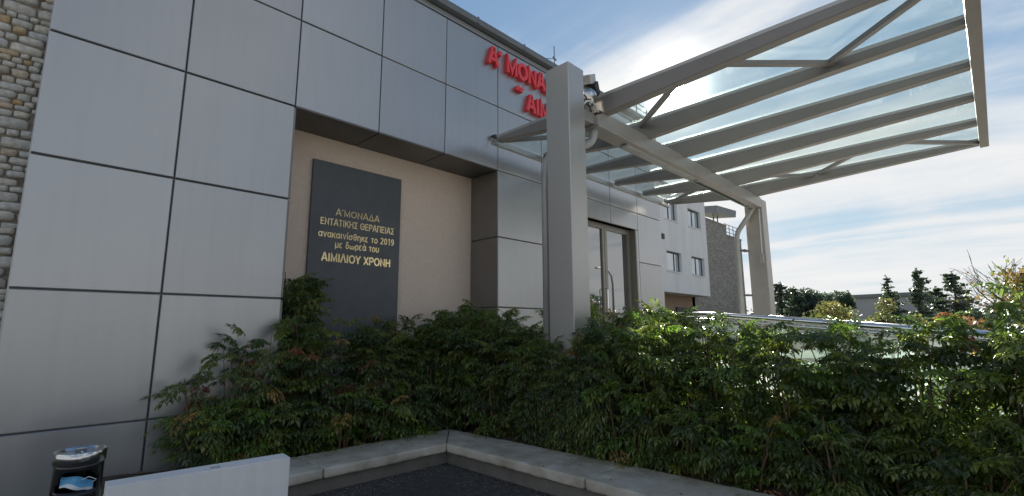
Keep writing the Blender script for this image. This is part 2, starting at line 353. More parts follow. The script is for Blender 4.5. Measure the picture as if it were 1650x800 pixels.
# soil bed, slightly uneven
g = MB()
def soil_z(x, y): return .165 + .02 * math.sin(x * 7.3 + y * 3.1) + .018 * math.sin(y * 9.7 - x * 4)
def soil_patch(xa, xb, ya, yb, st=.12):
    nx, ny = max(1, int((xb - xa) / st)), max(1, int((yb - ya) / st)); i0 = len(g.v)
    for i in range(nx + 1):
        for j in range(ny + 1):
            x, y = xa + (xb - xa) * i / nx, ya + (yb - ya) * j / ny; g.v.append((x, y, soil_z(x, y)))
    for i in range(nx):
        for j in range(ny):
            a = i0 + i * (ny + 1) + j; g.f.append((a, a + ny + 1, a + ny + 2, a + 1)); g.m.append(0)
soil_patch(.55, 5.16, 4.5, D + .02); soil_patch(1.93, 4.91, D + .02, D + .59); soil_patch(3.68, 5.16, -6, 4.5)
tag(g.build('planting_bed', M['soil'], smooth=True), kind='structure')

# ------------------------------------------------------------------ the clad building
BLD = thing('clinic_building', 'long clinic building clad in square silver grey metal panels with a recessed bay', 'building', (4.92, 5.6, 0))
ZT, ZB, ZA, ZC, ZD, ZE, Z0 = 5.66, 4.66, 3.655, 2.64, 1.616, .584, -.0
YB = D + .03
DX0, DX1, DZ0, DZ1 = 6.94, 8.84, .70, 3.30
# backing wall with openings for the recess and the door
wbuild(wall_holes(X(0) + .012, X(10) - .012, 0, 5.72, YB + .003, YB + .5, [(X(2) - .012, X(5) + .012, 0, ZA + .012), (DX0, DX1, 0, DZ1)]), 'wall', M['joint'], BLD)
m = MB(); m.box(X(0) + .02, X(10) - .02, YB + .62, 12.6, 0, 5.70); wbuild(m, 'wall', M['white'], BLD)
def panel_mesh(w, h, t=.028, name='cladding_panel', mt='panel'):
    mb = MB(); e = .006
    # a folded tray: bevelled front rim
    mb.v = [(0, t, 0), (w, t, 0), (w, t, h), (0, t, h), (0, e, 0), (w, e, 0), (w, e, h), (0, e, h), (e, 0, e), (w - e, 0, e), (w - e, 0, h - e), (e, 0, h - e)]
    for a in range(4):
        b = (a + 1) % 4
        mb.f += [(a, b, 4 + b, 4 + a), (4 + a, 4 + b, 8 + b, 8 + a)]
    mb.f.append((8, 9, 10, 11)); mb.m = [0] * len(mb.f)
    return mb.mesh(name, M[mt])
pcache = {}
def panel(x0, x1, z0, z1, name='cladding_panel', mt='panel', gap=.0065, parent=BLD):
    w, h = round(x1 - x0 - 2 * gap, 3), round(z1 - z0 - 2 * gap, 3)
    key = (w, h, mt)
    if key not in pcache: pcache[key] = panel_mesh(w, h, name=name, mt=mt)
    o = link(name, pcache[key], parent, loc=Vector((x0 + gap, D + random.uniform(-.0012, .0012), z0 + gap)) - parent.location)
    o.rotation_euler = (random.uniform(-.0014, .0014), 0, random.uniform(-.0014, .0014))
    return o
rows = [(ZB, ZT), (ZA, ZB), (ZC, ZA), (ZD, ZC), (ZE, ZD), (Z0, ZE)]
for k in range(10):
    for j, (a, b) in enumerate(rows):
        if 2 <= k <= 4 and j >= 2: continue
        if k in (7, 8) and j >= 2:
            if j == 2: panel(X(k), X(k + 1) if k == 7 else X(9), DZ1 + .0, ZA)
            continue
        panel(X(k), X(k + 1), a, b)
panel(DX1 + .0, X(9), 0, DZ1)
# gutter along the roof edge
m = MB(); m.box(X(0), X(10), D - .004, D + .5, ZT + .012, ZT + .085); wbuild(m, 'fascia', M['panel'], BLD)
m = MB(); m.prism([(D - .10, ZT + .10), (D + .3, ZT + .10), (D + .3, ZT + .20), (D - .085, ZT + .20), (D - .085, ZT + .185), (D - .115, ZT + .185), (D - .115, ZT + .13)], 0, X(0) - .02, X(10) + .03); wbuild(m, 'gutter', M['gutter'], BLD, bevel=.004)
m = MB(); m.box(X(0), X(10), D + .3, 12.6, ZT + .07, ZT + .17); wbuild(m, 'roof', M['gutter'], BLD)
for k in range(0, 10):
    m = MB(); m.box(X(k) + .48, X(k) + .50, D - .118, D + .28, ZT + .098, ZT + .205); wbuild(m, 'gutter_bracket', M['gutter'], BLD)
# end return
m = MB(); m.box(X(10) - .012, X(10) + .0, D + .035, 12.6, 0, ZT + .06); wbuild(m, 'wall', M['panel'], BLD)
m = MB(); m.box(X(0) - .0, X(0) + .012, D + .035, 5.8, 0, ZT + .06); wbuild(m, 'wall', M['panel'], BLD)
# recess: back wall, soffit panels, side panels
RY = D + .60
m = MB(); m.box(X(2) - .02, X(5) + .02, RY, RY + .1, 0, ZA + .05); wbuild(m, 'wall', M['render'], BLD)
for k in (2, 3, 4):
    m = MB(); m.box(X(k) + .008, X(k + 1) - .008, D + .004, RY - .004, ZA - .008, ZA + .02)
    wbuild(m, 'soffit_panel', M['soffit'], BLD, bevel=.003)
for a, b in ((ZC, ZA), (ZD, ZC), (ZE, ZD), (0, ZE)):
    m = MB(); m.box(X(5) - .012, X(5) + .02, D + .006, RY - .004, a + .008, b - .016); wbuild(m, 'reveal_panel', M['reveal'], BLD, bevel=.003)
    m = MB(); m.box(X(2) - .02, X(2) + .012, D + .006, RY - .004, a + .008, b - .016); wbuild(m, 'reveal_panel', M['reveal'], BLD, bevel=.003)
rr_ = MB()
for x_ in (8.5, 8.95, 9.4, 9.85): rr_.tube([(x_, 5.25, 5.82), (x_, 5.25, 6.32)], .012, 6)
for z_ in (5.96, 6.08, 6.20, 6.32): rr_.tube([(8.5, 5.25, z_), (9.85, 5.25, z_)], .009, 6)
wbuild(rr_, 'roof_railing', M['gutter'], BLD)
# antenna on the roof
AN = thing('roof_antenna', 'thin mast antenna with one cross arm standing on the clinic roof edge', 'antenna', (8.68, 7.0, 5.82))
m = MB(); m.tube([(0, 0, 0), (0, 0, 2.33)], .012, 6); m.build('mast', M['gutter'], AN)
m = MB(); m.tube([(-.52, 0, 1.80), (.03, 0, 2.0)], .008, 5); m.tube([(-.05, 0, 2.02), (.07, 0, 1.98)], .02, 6); m.build('cross_arm', M['gutter'], AN)

# entrance door in the facade
DO = bpy.data.objects.new('entrance_door', None); COL.objects.link(DO); DO.parent = BLD; DO.location = Vector((DX0, D, 0)) - BLD.location
def dpart(mb, name, mt, **k):
    mb.v = [(a - DX0, b - D, c) for a, b, c in mb.v]; return mb.build(name, mt, DO, **k)
dpart(MB().box(DX1 - .035, DX1 + .0, D + .002, D + .30, DZ0, DZ1 - .004), 'reveal', M['frame'])
dpart(MB().box(DX0, DX0 + .035, D + .002, D + .30, DZ0, DZ1 - .004), 'reveal', M['frame'])
dpart(MB().box(DX0, DX1, D + .002, D + .30, DZ1, DZ1 + .03), 'reveal', M['frame'])
yg = D + .16
for a, b in ((DX0 + .035, DX0 + .12), (7.80, 7.87), (7.88, 7.96), (DX1 - .13, DX1 - .037)):
    dpart(MB().box(a, b, yg - .03, yg + .04, DZ0, DZ1 - .002), 'frame', M['frame'], bevel=.004)
for a, b in ((DX0 + .122, 7.798), (7.962, DX1 - .132)):
    dpart(MB().box(a, b, yg - .028, yg + .038, DZ1 - .11, DZ1 - .003), 'frame', M['frame'], bevel=.004)
    dpart(MB().box(a, b, yg - .028, yg + .038, DZ0, DZ0 + .12), 'frame', M['frame'], bevel=.004)
    dpart(MB().box(a - .002, b + .002, yg, yg + .012, DZ0 + .118, DZ1 - .108), 'pane', M['door_glass'])
dpart(MB().box(DX0 - .02, DX1 + .02, D + .34, D + .4, 0, DZ1 + .02), 'backing', M['dark'])
h = MB(); h.tube([(7.84, yg - .04, 1.55), (7.84, yg - .09, 1.57), (7.84, yg - .09, 2.03), (7.84, yg - .04, 2.05)], .012, 8); dpart(h, 'handle', M['rail'])

# lettering -----------------------------------------------------------
def arc(cx, cy, rx, ry, a0, a1, n=10):
    return [(cx + rx * math.cos(R(a0 + (a1 - a0) * k / n)), cy + ry * math.sin(R(a0 + (a1 - a0) * k / n))) for k in range(n + 1)]
XH = .74
GL = {  # stroke outlines of the Greek capitals, lower case and digits: (advance, strokes); cap height 1
 'Α': (.78, [[(.05, 0), (.36, 1), (.42, 1), (.73, 0)], [(.17, .33), (.61, .33)]]), 'Λ': (.76, [[(.05, 0), (.36, 1), (.40, 1), (.71, 0)]]),
 'Δ': (.80, [[(.08, .07), (.40, .97), (.72, .07), (.08, .07)]]), 'Ε': (.68, [[(.64, .93), (.12, .93), (.12, .07), (.65, .07)], [(.12, .52), (.58, .52)]]),
 'Ι': (.30, [[(.15, 0), (.15, 1)]]), 'Κ': (.76, [[(.12, 0), (.12, 1)], [(.70, 1), (.14, .42)], [(.30, .58), (.73, 0)]]),
 'Μ': (.92, [[(.12, 0), (.12, .96), (.46, .12), (.80, .96), (.80, 0)]]), 'Ν': (.78, [[(.12, 0), (.12, .93), (.66, .07), (.66, 1)]]),
 'Η': (.78, [[(.12, 0), (.12, 1)], [(.66, 0), (.66, 1)], [(.12, .52), (.66, .52)]]), 'Π': (.78, [[(.12, 0), (.12, .93), (.66, .93), (.66, 0)]]),
 'Ο': (.86, [arc(.43, .5, .35, .44, 0, 360, 20)]), 'Θ': (.86, [arc(.43, .5, .35, .44, 0, 360, 20), [(.28, .5), (.58, .5)]]),
 'Ρ': (.72, [[(.12, 0), (.12, .93), (.42, .93)] + arc(.42, .70, .23, .23, 90, -90, 8) + [(.12, .47)]]), 'Σ': (.70, [[(.64, .93), (.12, .93), (.46, .50), (.12, .07), (.65, .07)]]),
 'Τ': (.68, [[(.04, .93), (.64, .93)], [(.34, 0), (.34, .93)]]), 'Υ': (.74, [[(.05, 1), (.37, .45), (.37, 0)], [(.69, 1), (.37, .45)]]), 'Χ': (.72, [[(.05, 0), (.67, 1)], [(.05, 1), (.67, 0)]]),
 '΄': (.22, [[(.14, 1.02), (.04, .76)]]), '“': (.42, [[(.08, .70), (.10, .84), (.18, .98)], [(.26, .70), (.28, .84), (.36, .98)]]),
 'α': (.64, [arc(.29, .37, .22, .31, 20, 340, 14), [(.56, XH), (.50, .30), (.60, .03)]]), 'ά': (.64, [arc(.29, .37, .22, .31, 20, 340, 14), [(.56, XH), (.50, .30), (.60, .03)], [(.34, 1.06), (.28, .84)]]),
 'ν': (.58, [[(.06, XH), (.29, .06), (.52, XH)]]), 'κ': (.58, [[(.10, 0), (.10, XH)], [(.52, XH), (.12, .34)], [(.24, .44), (.54, 0)]]),
 'ι': (.28, [[(.12, XH), (.12, .16), (.22, .04)]]), 'ί': (.28, [[(.12, XH), (.12, .16), (.22, .04)], [(.18, 1.08), (.10, .86)]]),
 'σ': (.66, [arc(.30, .35, .22, .29, 0, 360, 16), [(.28, .67), (.62, .67)]]), 'θ': (.60, [arc(.30, .5, .21, .45, 0, 360, 18), [(.12, .5), (.48, .5)]]),
 'η': (.62, [[(.10, 0), (.10, XH)], [(.10, .50)] + arc(.30, .47, .20, .22, 150, 0, 8) + [(.50, -.22)]]), 'ε': (.54, [arc(.28, .54, .17, .16, 40, 260, 8), arc(.27, .22, .20, .18, 100, 320, 8)]),
 'τ': (.50, [[(.03, .68), (.47, .68)], [(.25, .68), (.25, .14), (.36, .04)]]), 'ο': (.62, [arc(.31, .36, .23, .32, 0, 360, 16)]),
 'μ': (.64, [[(.10, -.22), (.10, XH)], [(.10, .25)] + arc(.30, .25, .20, .20, 180, 360, 8) + [(.50, XH)], [(.50, .3), (.50, .08), (.58, .02)]]),
 'δ': (.62, [arc(.31, .32, .22, .28, 0, 360, 16), [(.38, .60), (.18, .82), (.24, .96), (.48, .96)]]), 'ω': (.82, [arc(.24, .30, .17, .26, 120, 360, 10) + [(.41, .5)], arc(.58, .30, .17, .26, 180, 420, 10)]),
 'ρ': (.64, [[(.10, -.22), (.10, .36)] + arc(.33, .36, .23, .32, 180, -160, 14)]), 'υ': (.60, [[(.08, XH), (.08, .28)] + arc(.29, .27, .21, .22, 180, 360, 8) + [(.50, XH)]]),
 '2': (.60, [arc(.29, .70, .20, .24, 165, -30, 9) + [(.08, .07), (.54, .07)]]), '0': (.60, [arc(.30, .5, .20, .44, 0, 360, 18)]), '1': (.50, [[(.10, .78), (.30, .97), (.30, 0)]]),
 '9': (.60, [arc(.30, .68, .20, .26, 0, 360, 14), [(.50, .66), (.48, .30), (.30, .06), (.12, .12)]]), ' ': (.34, [])}
def ribbon(mb, pts, w, y0, y1):
    """flat stroke of width w in the xz plane, from depth y0 (front) to y1"""
    closed = (abs(pts[0][0] - pts[-1][0]) + abs(pts[0][1] - pts[-1][1])) < 1e-6
    P = [Vector(p) for p in (pts[:-1] if closed else pts)]; n = len(P); Lf = []; Rt = []
    for k in range(n):
        a = P[(k - 1) % n] if (closed or k > 0) else None; b = P[(k + 1) % n] if (closed or k < n - 1) else None
        d1 = (P[k] - a).normalized() if a is not None else (b - P[k]).normalized()
        d2 = (b - P[k]).normalized() if b is not None else d1
        t = d1 + d2
        t = t.normalized() if t.length > 1e-3 else d1
        nrm = Vector((-t.y, t.x)); q = w / 2 / max(.45, abs(nrm.dot(Vector((-d1.y, d1.x)))))
        Lf.append(P[k] + nrm * q); Rt.append(P[k] - nrm * q)
    i0 = len(mb.v)
    for k in range(n):
        for (q, y) in ((Lf[k], y0), (Rt[k], y0), (Rt[k], y1), (Lf[k], y1)): mb.v.append((q.x, y, q.y))
    for k in range(n if closed else n - 1):
        a, b = i0 + 4 * k, i0 + 4 * ((k + 1) % n)
        for j in range(4): mb.f.append((a + j, a + (j + 1) % 4, b + (j + 1) % 4, b + j)); mb.m.append(0)
    if not closed:
        mb.f.append((i0, i0 + 1, i0 + 2, i0 + 3)); e = i0 + 4 * (n - 1); mb.f.append((e + 3, e + 2, e + 1, e)); mb.m += [0, 0]
def letters(body, cap, x, y, z, depth, stroke, mt, parent, width=None, align='CENTER', space=.05):
    adv = sum(GL[c][0] + space for c in body) - space
    sx = (width / adv) if width else cap
    px = x - (adv * sx / 2 if align == 'CENTER' else 0)
    for c in body:
        a, st = GL[c]
        if st:
            mb = MB()
            for q, pts in enumerate(st):
                ribbon(mb, [((p[0] - a / 2) * sx, p[1] * cap) for p in pts], stroke * cap, -.0006 * q, depth + .0006 * q)
            mb.build('letter', mt, parent, loc=Vector((px + a * sx / 2, y, z)) - parent.location)
        px += (a + space) * sx
PL = thing('memorial_plaque', 'dark slate plaque with gold Greek lettering hung on the beige back wall of the recess', 'plaque', (3.0, 5.66, 2.4))
m = MB(); m.box(2.385, 3.608, 5.635, 5.672, 1.05, 3.337); wbuild(m, 'slab', M['slate'], PL, bevel=.003)
for x, z in ((2.45, 3.27), (3.54, 3.27), (2.45, 1.12), (3.54, 1.12)):
    pass
yt = 5.627
letters('Α΄ΜΟΝΑΔΑ', .082, 2.99, yt, 2.685, .010, .125, M['gold'], PL, width=.60)
letters('ΕΝΤΑΤΙΚΗΣ ΘΕΡΑΠΕΙΑΣ', .085, 3.008, yt, 2.552, .010, .135, M['gold'], PL, width=1.01)
letters('ανακαινίσθηκε το 2019', .085, 3.003, yt, 2.402, .010, .13, M['gold'], PL, width=1.03)
letters('με δωρεά του', .085, 3.0, yt, 2.288, .010, .13, M['gold'], PL, width=.60)
letters('ΑΙΜΙΛΙΟΥ ΧΡΟΝΗ', .100, 3.008, yt, 2.113, .010, .18, M['gold'], PL, width=.93)
SG = thing('red_roof_sign', 'red raised Greek block letters fixed high on the silver panels beside the tall post', 'sign', (5.3, 5.06, 4.9))
letters('Α΄', .27, 4.655, D - .075, 5.262, .07, .21, M['red'], SG, width=.285, align='LEFT')
letters('ΜΟΝΑΔΑ', .27, 5.04, D - .075, 5.262, .07, .215, M['red'], SG, width=1.36, align='LEFT')
letters('“', .27, 5.24, D - .075, 4.85, .07, .22, M['red'], SG, width=.20, align='LEFT')
letters('ΑΙΜΙ', .27, 5.50, D - .075, 4.775, .07, .215, M['red'], SG, width=.66, align='LEFT')

# ------------------------------------------------------------------ canopy
CN = thing('entrance_canopy', 'grey steel and glass cantilever entrance canopy on two square posts', 'canopy', (7.1, 3.1, 0))
CT = 3.99
for i in range(6):
    x = 4.55 + i * 1.0
    m = MB(); m.prism([(-.10, 3.905), (2.9, 3.745), (3.25, 3.745), (4.74, 3.905), (4.74, CT - .034), (-.10, CT - .034)], 0, x, x + .115)
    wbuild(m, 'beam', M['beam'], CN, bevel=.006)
    m = MB(); m.box(x + .006, x + .094, -.098, 4.738, CT - .033, CT + .006); wbuild(m, 'beam_cap_strip', M['steel'], CN, bevel=.003)  # narrow paler strip along the top of each beam
    m = MB()
    for bx in (x - .022, x + .122):
        for by in (3.01, 3.15): m.tube([(bx, by, 3.764), (bx, by, 3.785)], .014, 6)
    m.box(x - .045, x + .145, 2.985, 3.175, 3.7655, 3.774); wbuild(m, 'bolted_plate', M['beam'], CN)
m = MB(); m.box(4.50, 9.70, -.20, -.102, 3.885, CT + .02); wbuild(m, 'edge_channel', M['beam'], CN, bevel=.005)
m = MB(); m.prism([(4.742, 3.86), (4.80, 3.86), (4.80, 3.96), (4.79, 3.96), (4.79, 3.875), (4.742, 3.875)], 0, 4.50, 9.70); wbuild(m, 'edge_channel', M['steel'], CN)
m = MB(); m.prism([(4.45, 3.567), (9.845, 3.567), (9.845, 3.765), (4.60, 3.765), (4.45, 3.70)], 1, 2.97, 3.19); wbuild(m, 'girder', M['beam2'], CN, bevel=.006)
m = MB(); m.box(4.188, 4.452, 3.02, 3.17, 3.60, 3.72); wbuild(m, 'bracket', M['steel'], CN, bevel=.004)
m = MB(); m.box(3.91, 4.19, 2.97, 3.285, 0, 4.135); wbuild(m, 'post', M['steel'], CN, bevel=.008)
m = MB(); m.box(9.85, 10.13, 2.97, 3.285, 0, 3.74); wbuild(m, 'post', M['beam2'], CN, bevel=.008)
for a, b in (((5.54, 3.05), (4.66, 2.03)), ((4.66, 1.78), (5.54, .89)), ((5.54, .94), (4.66, -.09)), ((4.66, 4.66), (5.54, 3.35)),
             ((9.54, 4.68), (8.66, 3.35)), ((8.66, 3.0), (9.54, 2.0)), ((9.54, 1.92), (8.66, 1.1)), ((8.66, .75), (9.54, -.09))):
    bz = 3.918 + .0035 * (int(a[1] * 10) % 5); m = MB(); m.bar((a[0], a[1], bz), (b[0], b[1], bz), .05, .05); wbuild(m, 'brace', M['beam'], CN)
for i in range(5):
    for (ya, yb) in ((-.17, 1.50), (1.508, 3.19), (3.198, 4.81)):
        m = MB(); m.box(4.604 + i, 5.596 + i, ya, yb, CT + .008, CT + .020); wbuild(m, 'glass_pane', M['canopy_glass'], CN)
m = MB(); m.box(4.77, 4.84, 5.0, D - .001, 4.10, 4.15); m.tube([(4.80, 5.02, 4.125), (4.86, 4.80, 3.95)], .008, 6); wbuild(m, 'bracket', M['dark'], CN)
# light trunking below the girder, downpipes, conduit and switch box
m = MB(); m.box(5.15, 7.05, 3.03, 3.12, 3.535, 3.566); wbuild(m, 'trunking', M['pipe'], CN, bevel=.003)
m = MB(); m.box(7.25, 9.6, 3.06, 3.13, 3.54, 3.566); wbuild(m, 'trunking', M['rail'], CN, bevel=.003)
def bend(pts, n=6):
    out = [Vector(pts[0])]
    for k in range(1, len(pts) - 1):
        a, b, c = map(Vector, (pts[k - 1], pts[k], pts[k + 1])); r = .10
        p = b + (a - b).normalized() * r; q = b + (c - b).normalized() * r
        for t in range(n + 1):
            u = t / n; out.append(p * (1 - u) ** 2 + b * 2 * u * (1 - u) + q * u * u)
    return out + [Vector(pts[-1])]
m = MB(); m.tube(bend([(4.52, 3.08, 3.60), (4.52, 3.10, 3.42), (4.06, 3.40, 3.22), (4.04, 3.42, 2.9), (4.04, 3.42, .1)]), .047, 14); wbuild(m, 'downpipe', M['pipe'], CN, smooth=True)
m = MB(); m.tube(bend([(9.80, 3.10, 3.60), (9.76, 3.20, 3.42), (9.66, 3.40, 3.10), (9.66, 3.41, 2.7), (9.66, 3.41, .1)]), .047, 14); wbuild(m, 'downpipe', M['pipe'], CN, smooth=True)
for z in (1.9, 2.75):
    m = MB(); m.box(9.66, 9.88, 3.27, 3.36, z, z + .03); wbuild(m, 'pipe_clip', M['gutter'], CN)
m = MB(); m.tube([(9.842, 3.02, 3.55), (9.838, 3.03, 2.68)], .010, 6); wbuild(m, 'conduit', M['mask_white'], CN)
m = MB(); m.box(9.80, 9.848, 3.0, 3.07, 2.50, 2.68); m.box(9.79, 9.80, 3.012, 3.058, 2.56, 2.62); wbuild(m, 'switch_box', M['pipe'], CN, bevel=.004)
# fittings at the head of the near post
FL = thing('floodlight', 'small grey boxy floodlight and round lamp bracketed at the head of the near post', 'lamp', (4.30, 3.05, 3.76))
def fl(mb, n, mt, **k): return wbuild(mb, n, mt, FL, **k)
m = MB(); m.obox((4.33, 3.03, 4.10), (.085, .02, .045), (-.02, .075, .01), (-.022, -.01, .045)); fl(m, 'lamp_head', M['pipe'], bevel=.006)
m = MB(); m.obox((4.44, 3.03, 4.02), (.05, .02, -.05), (-.02, .06, .01), (.02, -.01, .03)); fl(m, 'sensor', M['dark'], bevel=.006)
m = MB()
seg = 20
prof = [(.005, .075), (.05, .068), (.09, .045), (.112, .01), (.115, 0), (.105, -.01), (.0, -.012)]
for k, (r, h_) in enumerate(prof):
    for j in range(seg):
        a = 2 * math.pi * j / seg; q = Vector((r * math.cos(a), -h_, r * math.sin(a))); m.v.append(tuple(Vector((4.36, 3.02, 3.90)) + q))
for k in range(len(prof) - 1):
    for j in range(seg): m.f.append((k * seg + j, k * seg + (j + 1) % seg, (k + 1) * seg + (j + 1) % seg, (k + 1) * seg + j)); m.m.append(0)
fl(m, 'round_lamp', M['chrome'], smooth=True)
m = MB(); m.tube([(4.30, 3.06, 3.74), (4.31, 3.06, 3.90), (4.33, 3.05, 4.06)], .018, 8); fl(m, 'bracket', M['gutter'])
m = MB(); m.tube([(4.20, 3.0, 3.74), (4.26, 2.99, 3.80), (4.34, 2.985, 3.83), (4.42, 2.985, 3.81), (4.50, 3.0, 3.75)], .011, 8); fl(m, 'cable', M['mask_white'], smooth=True)
m = MB(); m.tube([(4.20, 3.03, 3.9), (4.27, 3.0, 3.86), (4.30, 2.99, 3.77), (4.38, 3.01, 3.72)], .009, 6); m.tube([(4.22, 3.01, 3.80), (4.30, 2.98, 3.74), (4.36, 2.98, 3.78), (4.40, 3.0, 3.86)], .007, 6); fl(m, 'cable', M['dark'], smooth=True)

# ------------------------------------------------------------------ rubble stone wall on the left
SW = thing('stone_wall', 'pale rubble stone wall rising behind the left end of the silver panels', 'wall', (-.8, 5.65, 0))
m = MB(); m.box(-2.2, .3, 5.615, 6.1, 0, 7.2); wbuild(m, 'mortar', M['mortar'], SW)
rs = random.Random(3)
def stone_mb(mb, cx, cz, w, h, d):
    k = rs.choice([5, 6, 7, 8]); a0 = rs.random() * 6
    pts = []
    for i in range(8):
        a = math.pi / 8 + i * math.pi / 4
        c, s_ = math.cos(a), math.sin(a)
        # superellipse outline
        e = .42
        px = math.copysign(abs(c) ** e, c) * w / 2 * rs.uniform(.92, 1.04); pz = math.copysign(abs(s_) ** e, s_) * h / 2 * rs.uniform(.90, 1.05)
        pts.append((px, pz))
    i0 = len(mb.v)
    for (p, q) in pts: mb.v.append((cx + p, 5.63, cz + q))
    for (p, q) in pts: mb.v.append((cx + p * .97, 5.60 - d * .4 + rs.uniform(-.004, .004), cz + q * .95))
    for (p, q) in pts: mb.v.append((cx + p * .86, 5.60 - d + rs.uniform(-.007, .007), cz + q * .82))
    mb.v.append((cx + rs.uniform(-.1, .1) * w, 5.60 - d * 1.12, cz + rs.uniform(-.1, .1) * h))
    for r in (0, 8):
        for i in range(8): mb.f.append((i0 + r + i, i0 + r + (i + 1) % 8, i0 + r + 8 + (i + 1) % 8, i0 + r + 8 + i)); mb.m.append(0)
    for i in range(8): mb.f.append((i0 + 16 + i, i0 + 16 + (i + 1) % 8, i0 + 24)); mb.m.append(0)
z = .02; rest = MB(); cnt = 0
while z < 7.0:
    h = rs.choice([.048, .058, .066, .075, .085, .10]); x = .12 if rs.random() < .5 else .02
    x -= rs.random() * .06
    while x > -2.15:
        w = min(.21, h * rs.uniform(1.1, 2.6)); hh = h * rs.uniform(.86, 1.0)
        cx, cz = x - w / 2, z + h / 2 + rs.uniform(-.006, .006)
        d = rs.uniform(.010, .028)
        if w > .16 and h > .11 and rs.random() < .3: pass
        if cx > -.36 and 1.25 < z < 4.75 and cnt < 296:
            mb = MB(); stone_mb(mb, 0, 0, w - .003, hh + .001, d)
            mb.v = [(a, b - 5.65, c) for a, b, c in mb.v]
            mb.build('stone', M['stone'], SW, smooth=True, loc=(cx + .8, 0, cz)); cnt += 1
        else: stone_mb(rest, cx, cz, w - .003, hh + .001, d)
        x -= w
    z += h
tag(wbuild(rest, 'stonework', M['stone'], SW, smooth=True), kind='stuff')

# ------------------------------------------------------------------ planter wall and coping
PW = thing('planter_wall', 'low L shaped concrete planter wall with a worn pale coping running round the hedge', 'planter wall', (3.2, 4.0, 0))
def lring(pts_out, pts_in, z0, z1, name, mt, bevel):
    m = MB(); n = len(pts_out)
    poly = pts_out + pts_in[::-1]
    m.prism(poly, 2, z0, z1)
    return wbuild(m, name, mt, PW, bevel=bevel)
# coping split in cast lengths with fine joints
def cop(poly):
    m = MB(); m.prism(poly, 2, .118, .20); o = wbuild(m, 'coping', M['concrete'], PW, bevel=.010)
    rm = o.modifiers.new('grain', 'REMESH'); rm.mode = 'VOXEL'; rm.voxel_size = .015; rm.use_smooth_shade = True
    tx = bpy.data.textures.get('wear') or bpy.data.textures.new('wear', 'CLOUDS'); tx.noise_scale = .09; tx.noise_depth = 3
    dm = o.modifiers.new('wear', 'DISPLACE'); dm.texture = tx; dm.strength = .011; dm.mid_level = .55; dm.texture_coords = 'LOCAL'
cop([(.62, 4.06), (1.95, 4.035), (1.95, 4.60), (.62, 4.62)])
cop([(1.953, 4.035), (3.172, 4.01), (3.66, 4.578), (1.953, 4.60)])
cop([(3.175, 4.007), (3.165, 2.35), (3.735, 2.35), (3.663, 4.575)])
cop([(3.165, 2.346), (3.05, .3), (3.75, .3), (3.735, 2.346)])
cop([(3.05, .296), (3.0, -2.2), (3.75, -2.2), (3.75, .296)])
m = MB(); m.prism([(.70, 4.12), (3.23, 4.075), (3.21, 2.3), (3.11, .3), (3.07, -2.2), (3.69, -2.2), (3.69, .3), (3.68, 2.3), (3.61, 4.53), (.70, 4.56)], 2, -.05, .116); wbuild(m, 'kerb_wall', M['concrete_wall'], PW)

# ------------------------------------------------------------------ entrance platform and ramp
m = MB()
m.prism([(5.17, 2.2), (5.17, D - .004), (9.95, D - .004), (9.95, 2.2)], 2, -.02, .70)
tag(m.build('entrance_platform', M['ramp'], bevel=.01), kind='structure')
m = MB(); m.prism([(2.196, -.02), (2.196, .698), (-4.6, .02), (-4.6, -.02)], 0, 5.17, 6.98); tag(m.build('ramp', M['ramp']), kind='structure')
def rail_z(y): return 1.453 if y > 2.2 else 1.453 - (2.2 - y) * .098
def balustrade(x, ya, yb, label):
    T = thing('glass_balustrade', label, 'railing', (x, (ya + yb) / 2, rail_z((ya + yb) / 2) - .75), group='glass balustrades beside the ramp')
    pts = [(x, ya, rail_z(ya))] + ([(x, 2.2, rail_z(2.2))] if ya > 2.2 > yb else []) + [(x, yb, rail_z(yb))]
    m = MB(); m.tube(pts, .024, 12); wbuild(m, 'handrail', M['rail'], T, smooth=True)
    m = MB(); m.tube([(p[0] + .0, p[1], p[2] - .055) for p in pts], .012, 8); wbuild(m, 'rail_bar', M['rail'], T, smooth=True)
    y = ya - .03
    while y > yb + .2:
        m = MB(); m.box(x - .012, x + .012, y - .012, y + .012, rail_z(y) - .80, rail_z(y) - .02); wbuild(m, 'post', M['rail'], T)
        y2 = max(yb, y - 1.18)
        a, b = y - .04, y2 + .04
        m = MB(); m.prism([(a, rail_z(a) - .69), (a, rail_z(a) - .085), (b, rail_z(b) - .085), (b, rail_z(b) - .69)], 0, x - .006, x + .006); wbuild(m, 'glass_pane', M['rail_glass'], T)
        y = y2
    m = MB(); m.box(x - .018, x + .018, yb - .018, yb + .018, rail_z(yb) - .80, rail_z(yb) - .02); wbuild(m, 'post', M['rail'], T)
    return T
balustrade(5.22, 2.9, -4.2, 'glass balustrade with steel handrail directly behind the hedge, nearer of the two')
balustrade(6.92, 2.2, -4.2, 'glass balustrade with steel handrail on the far side of the ramp')

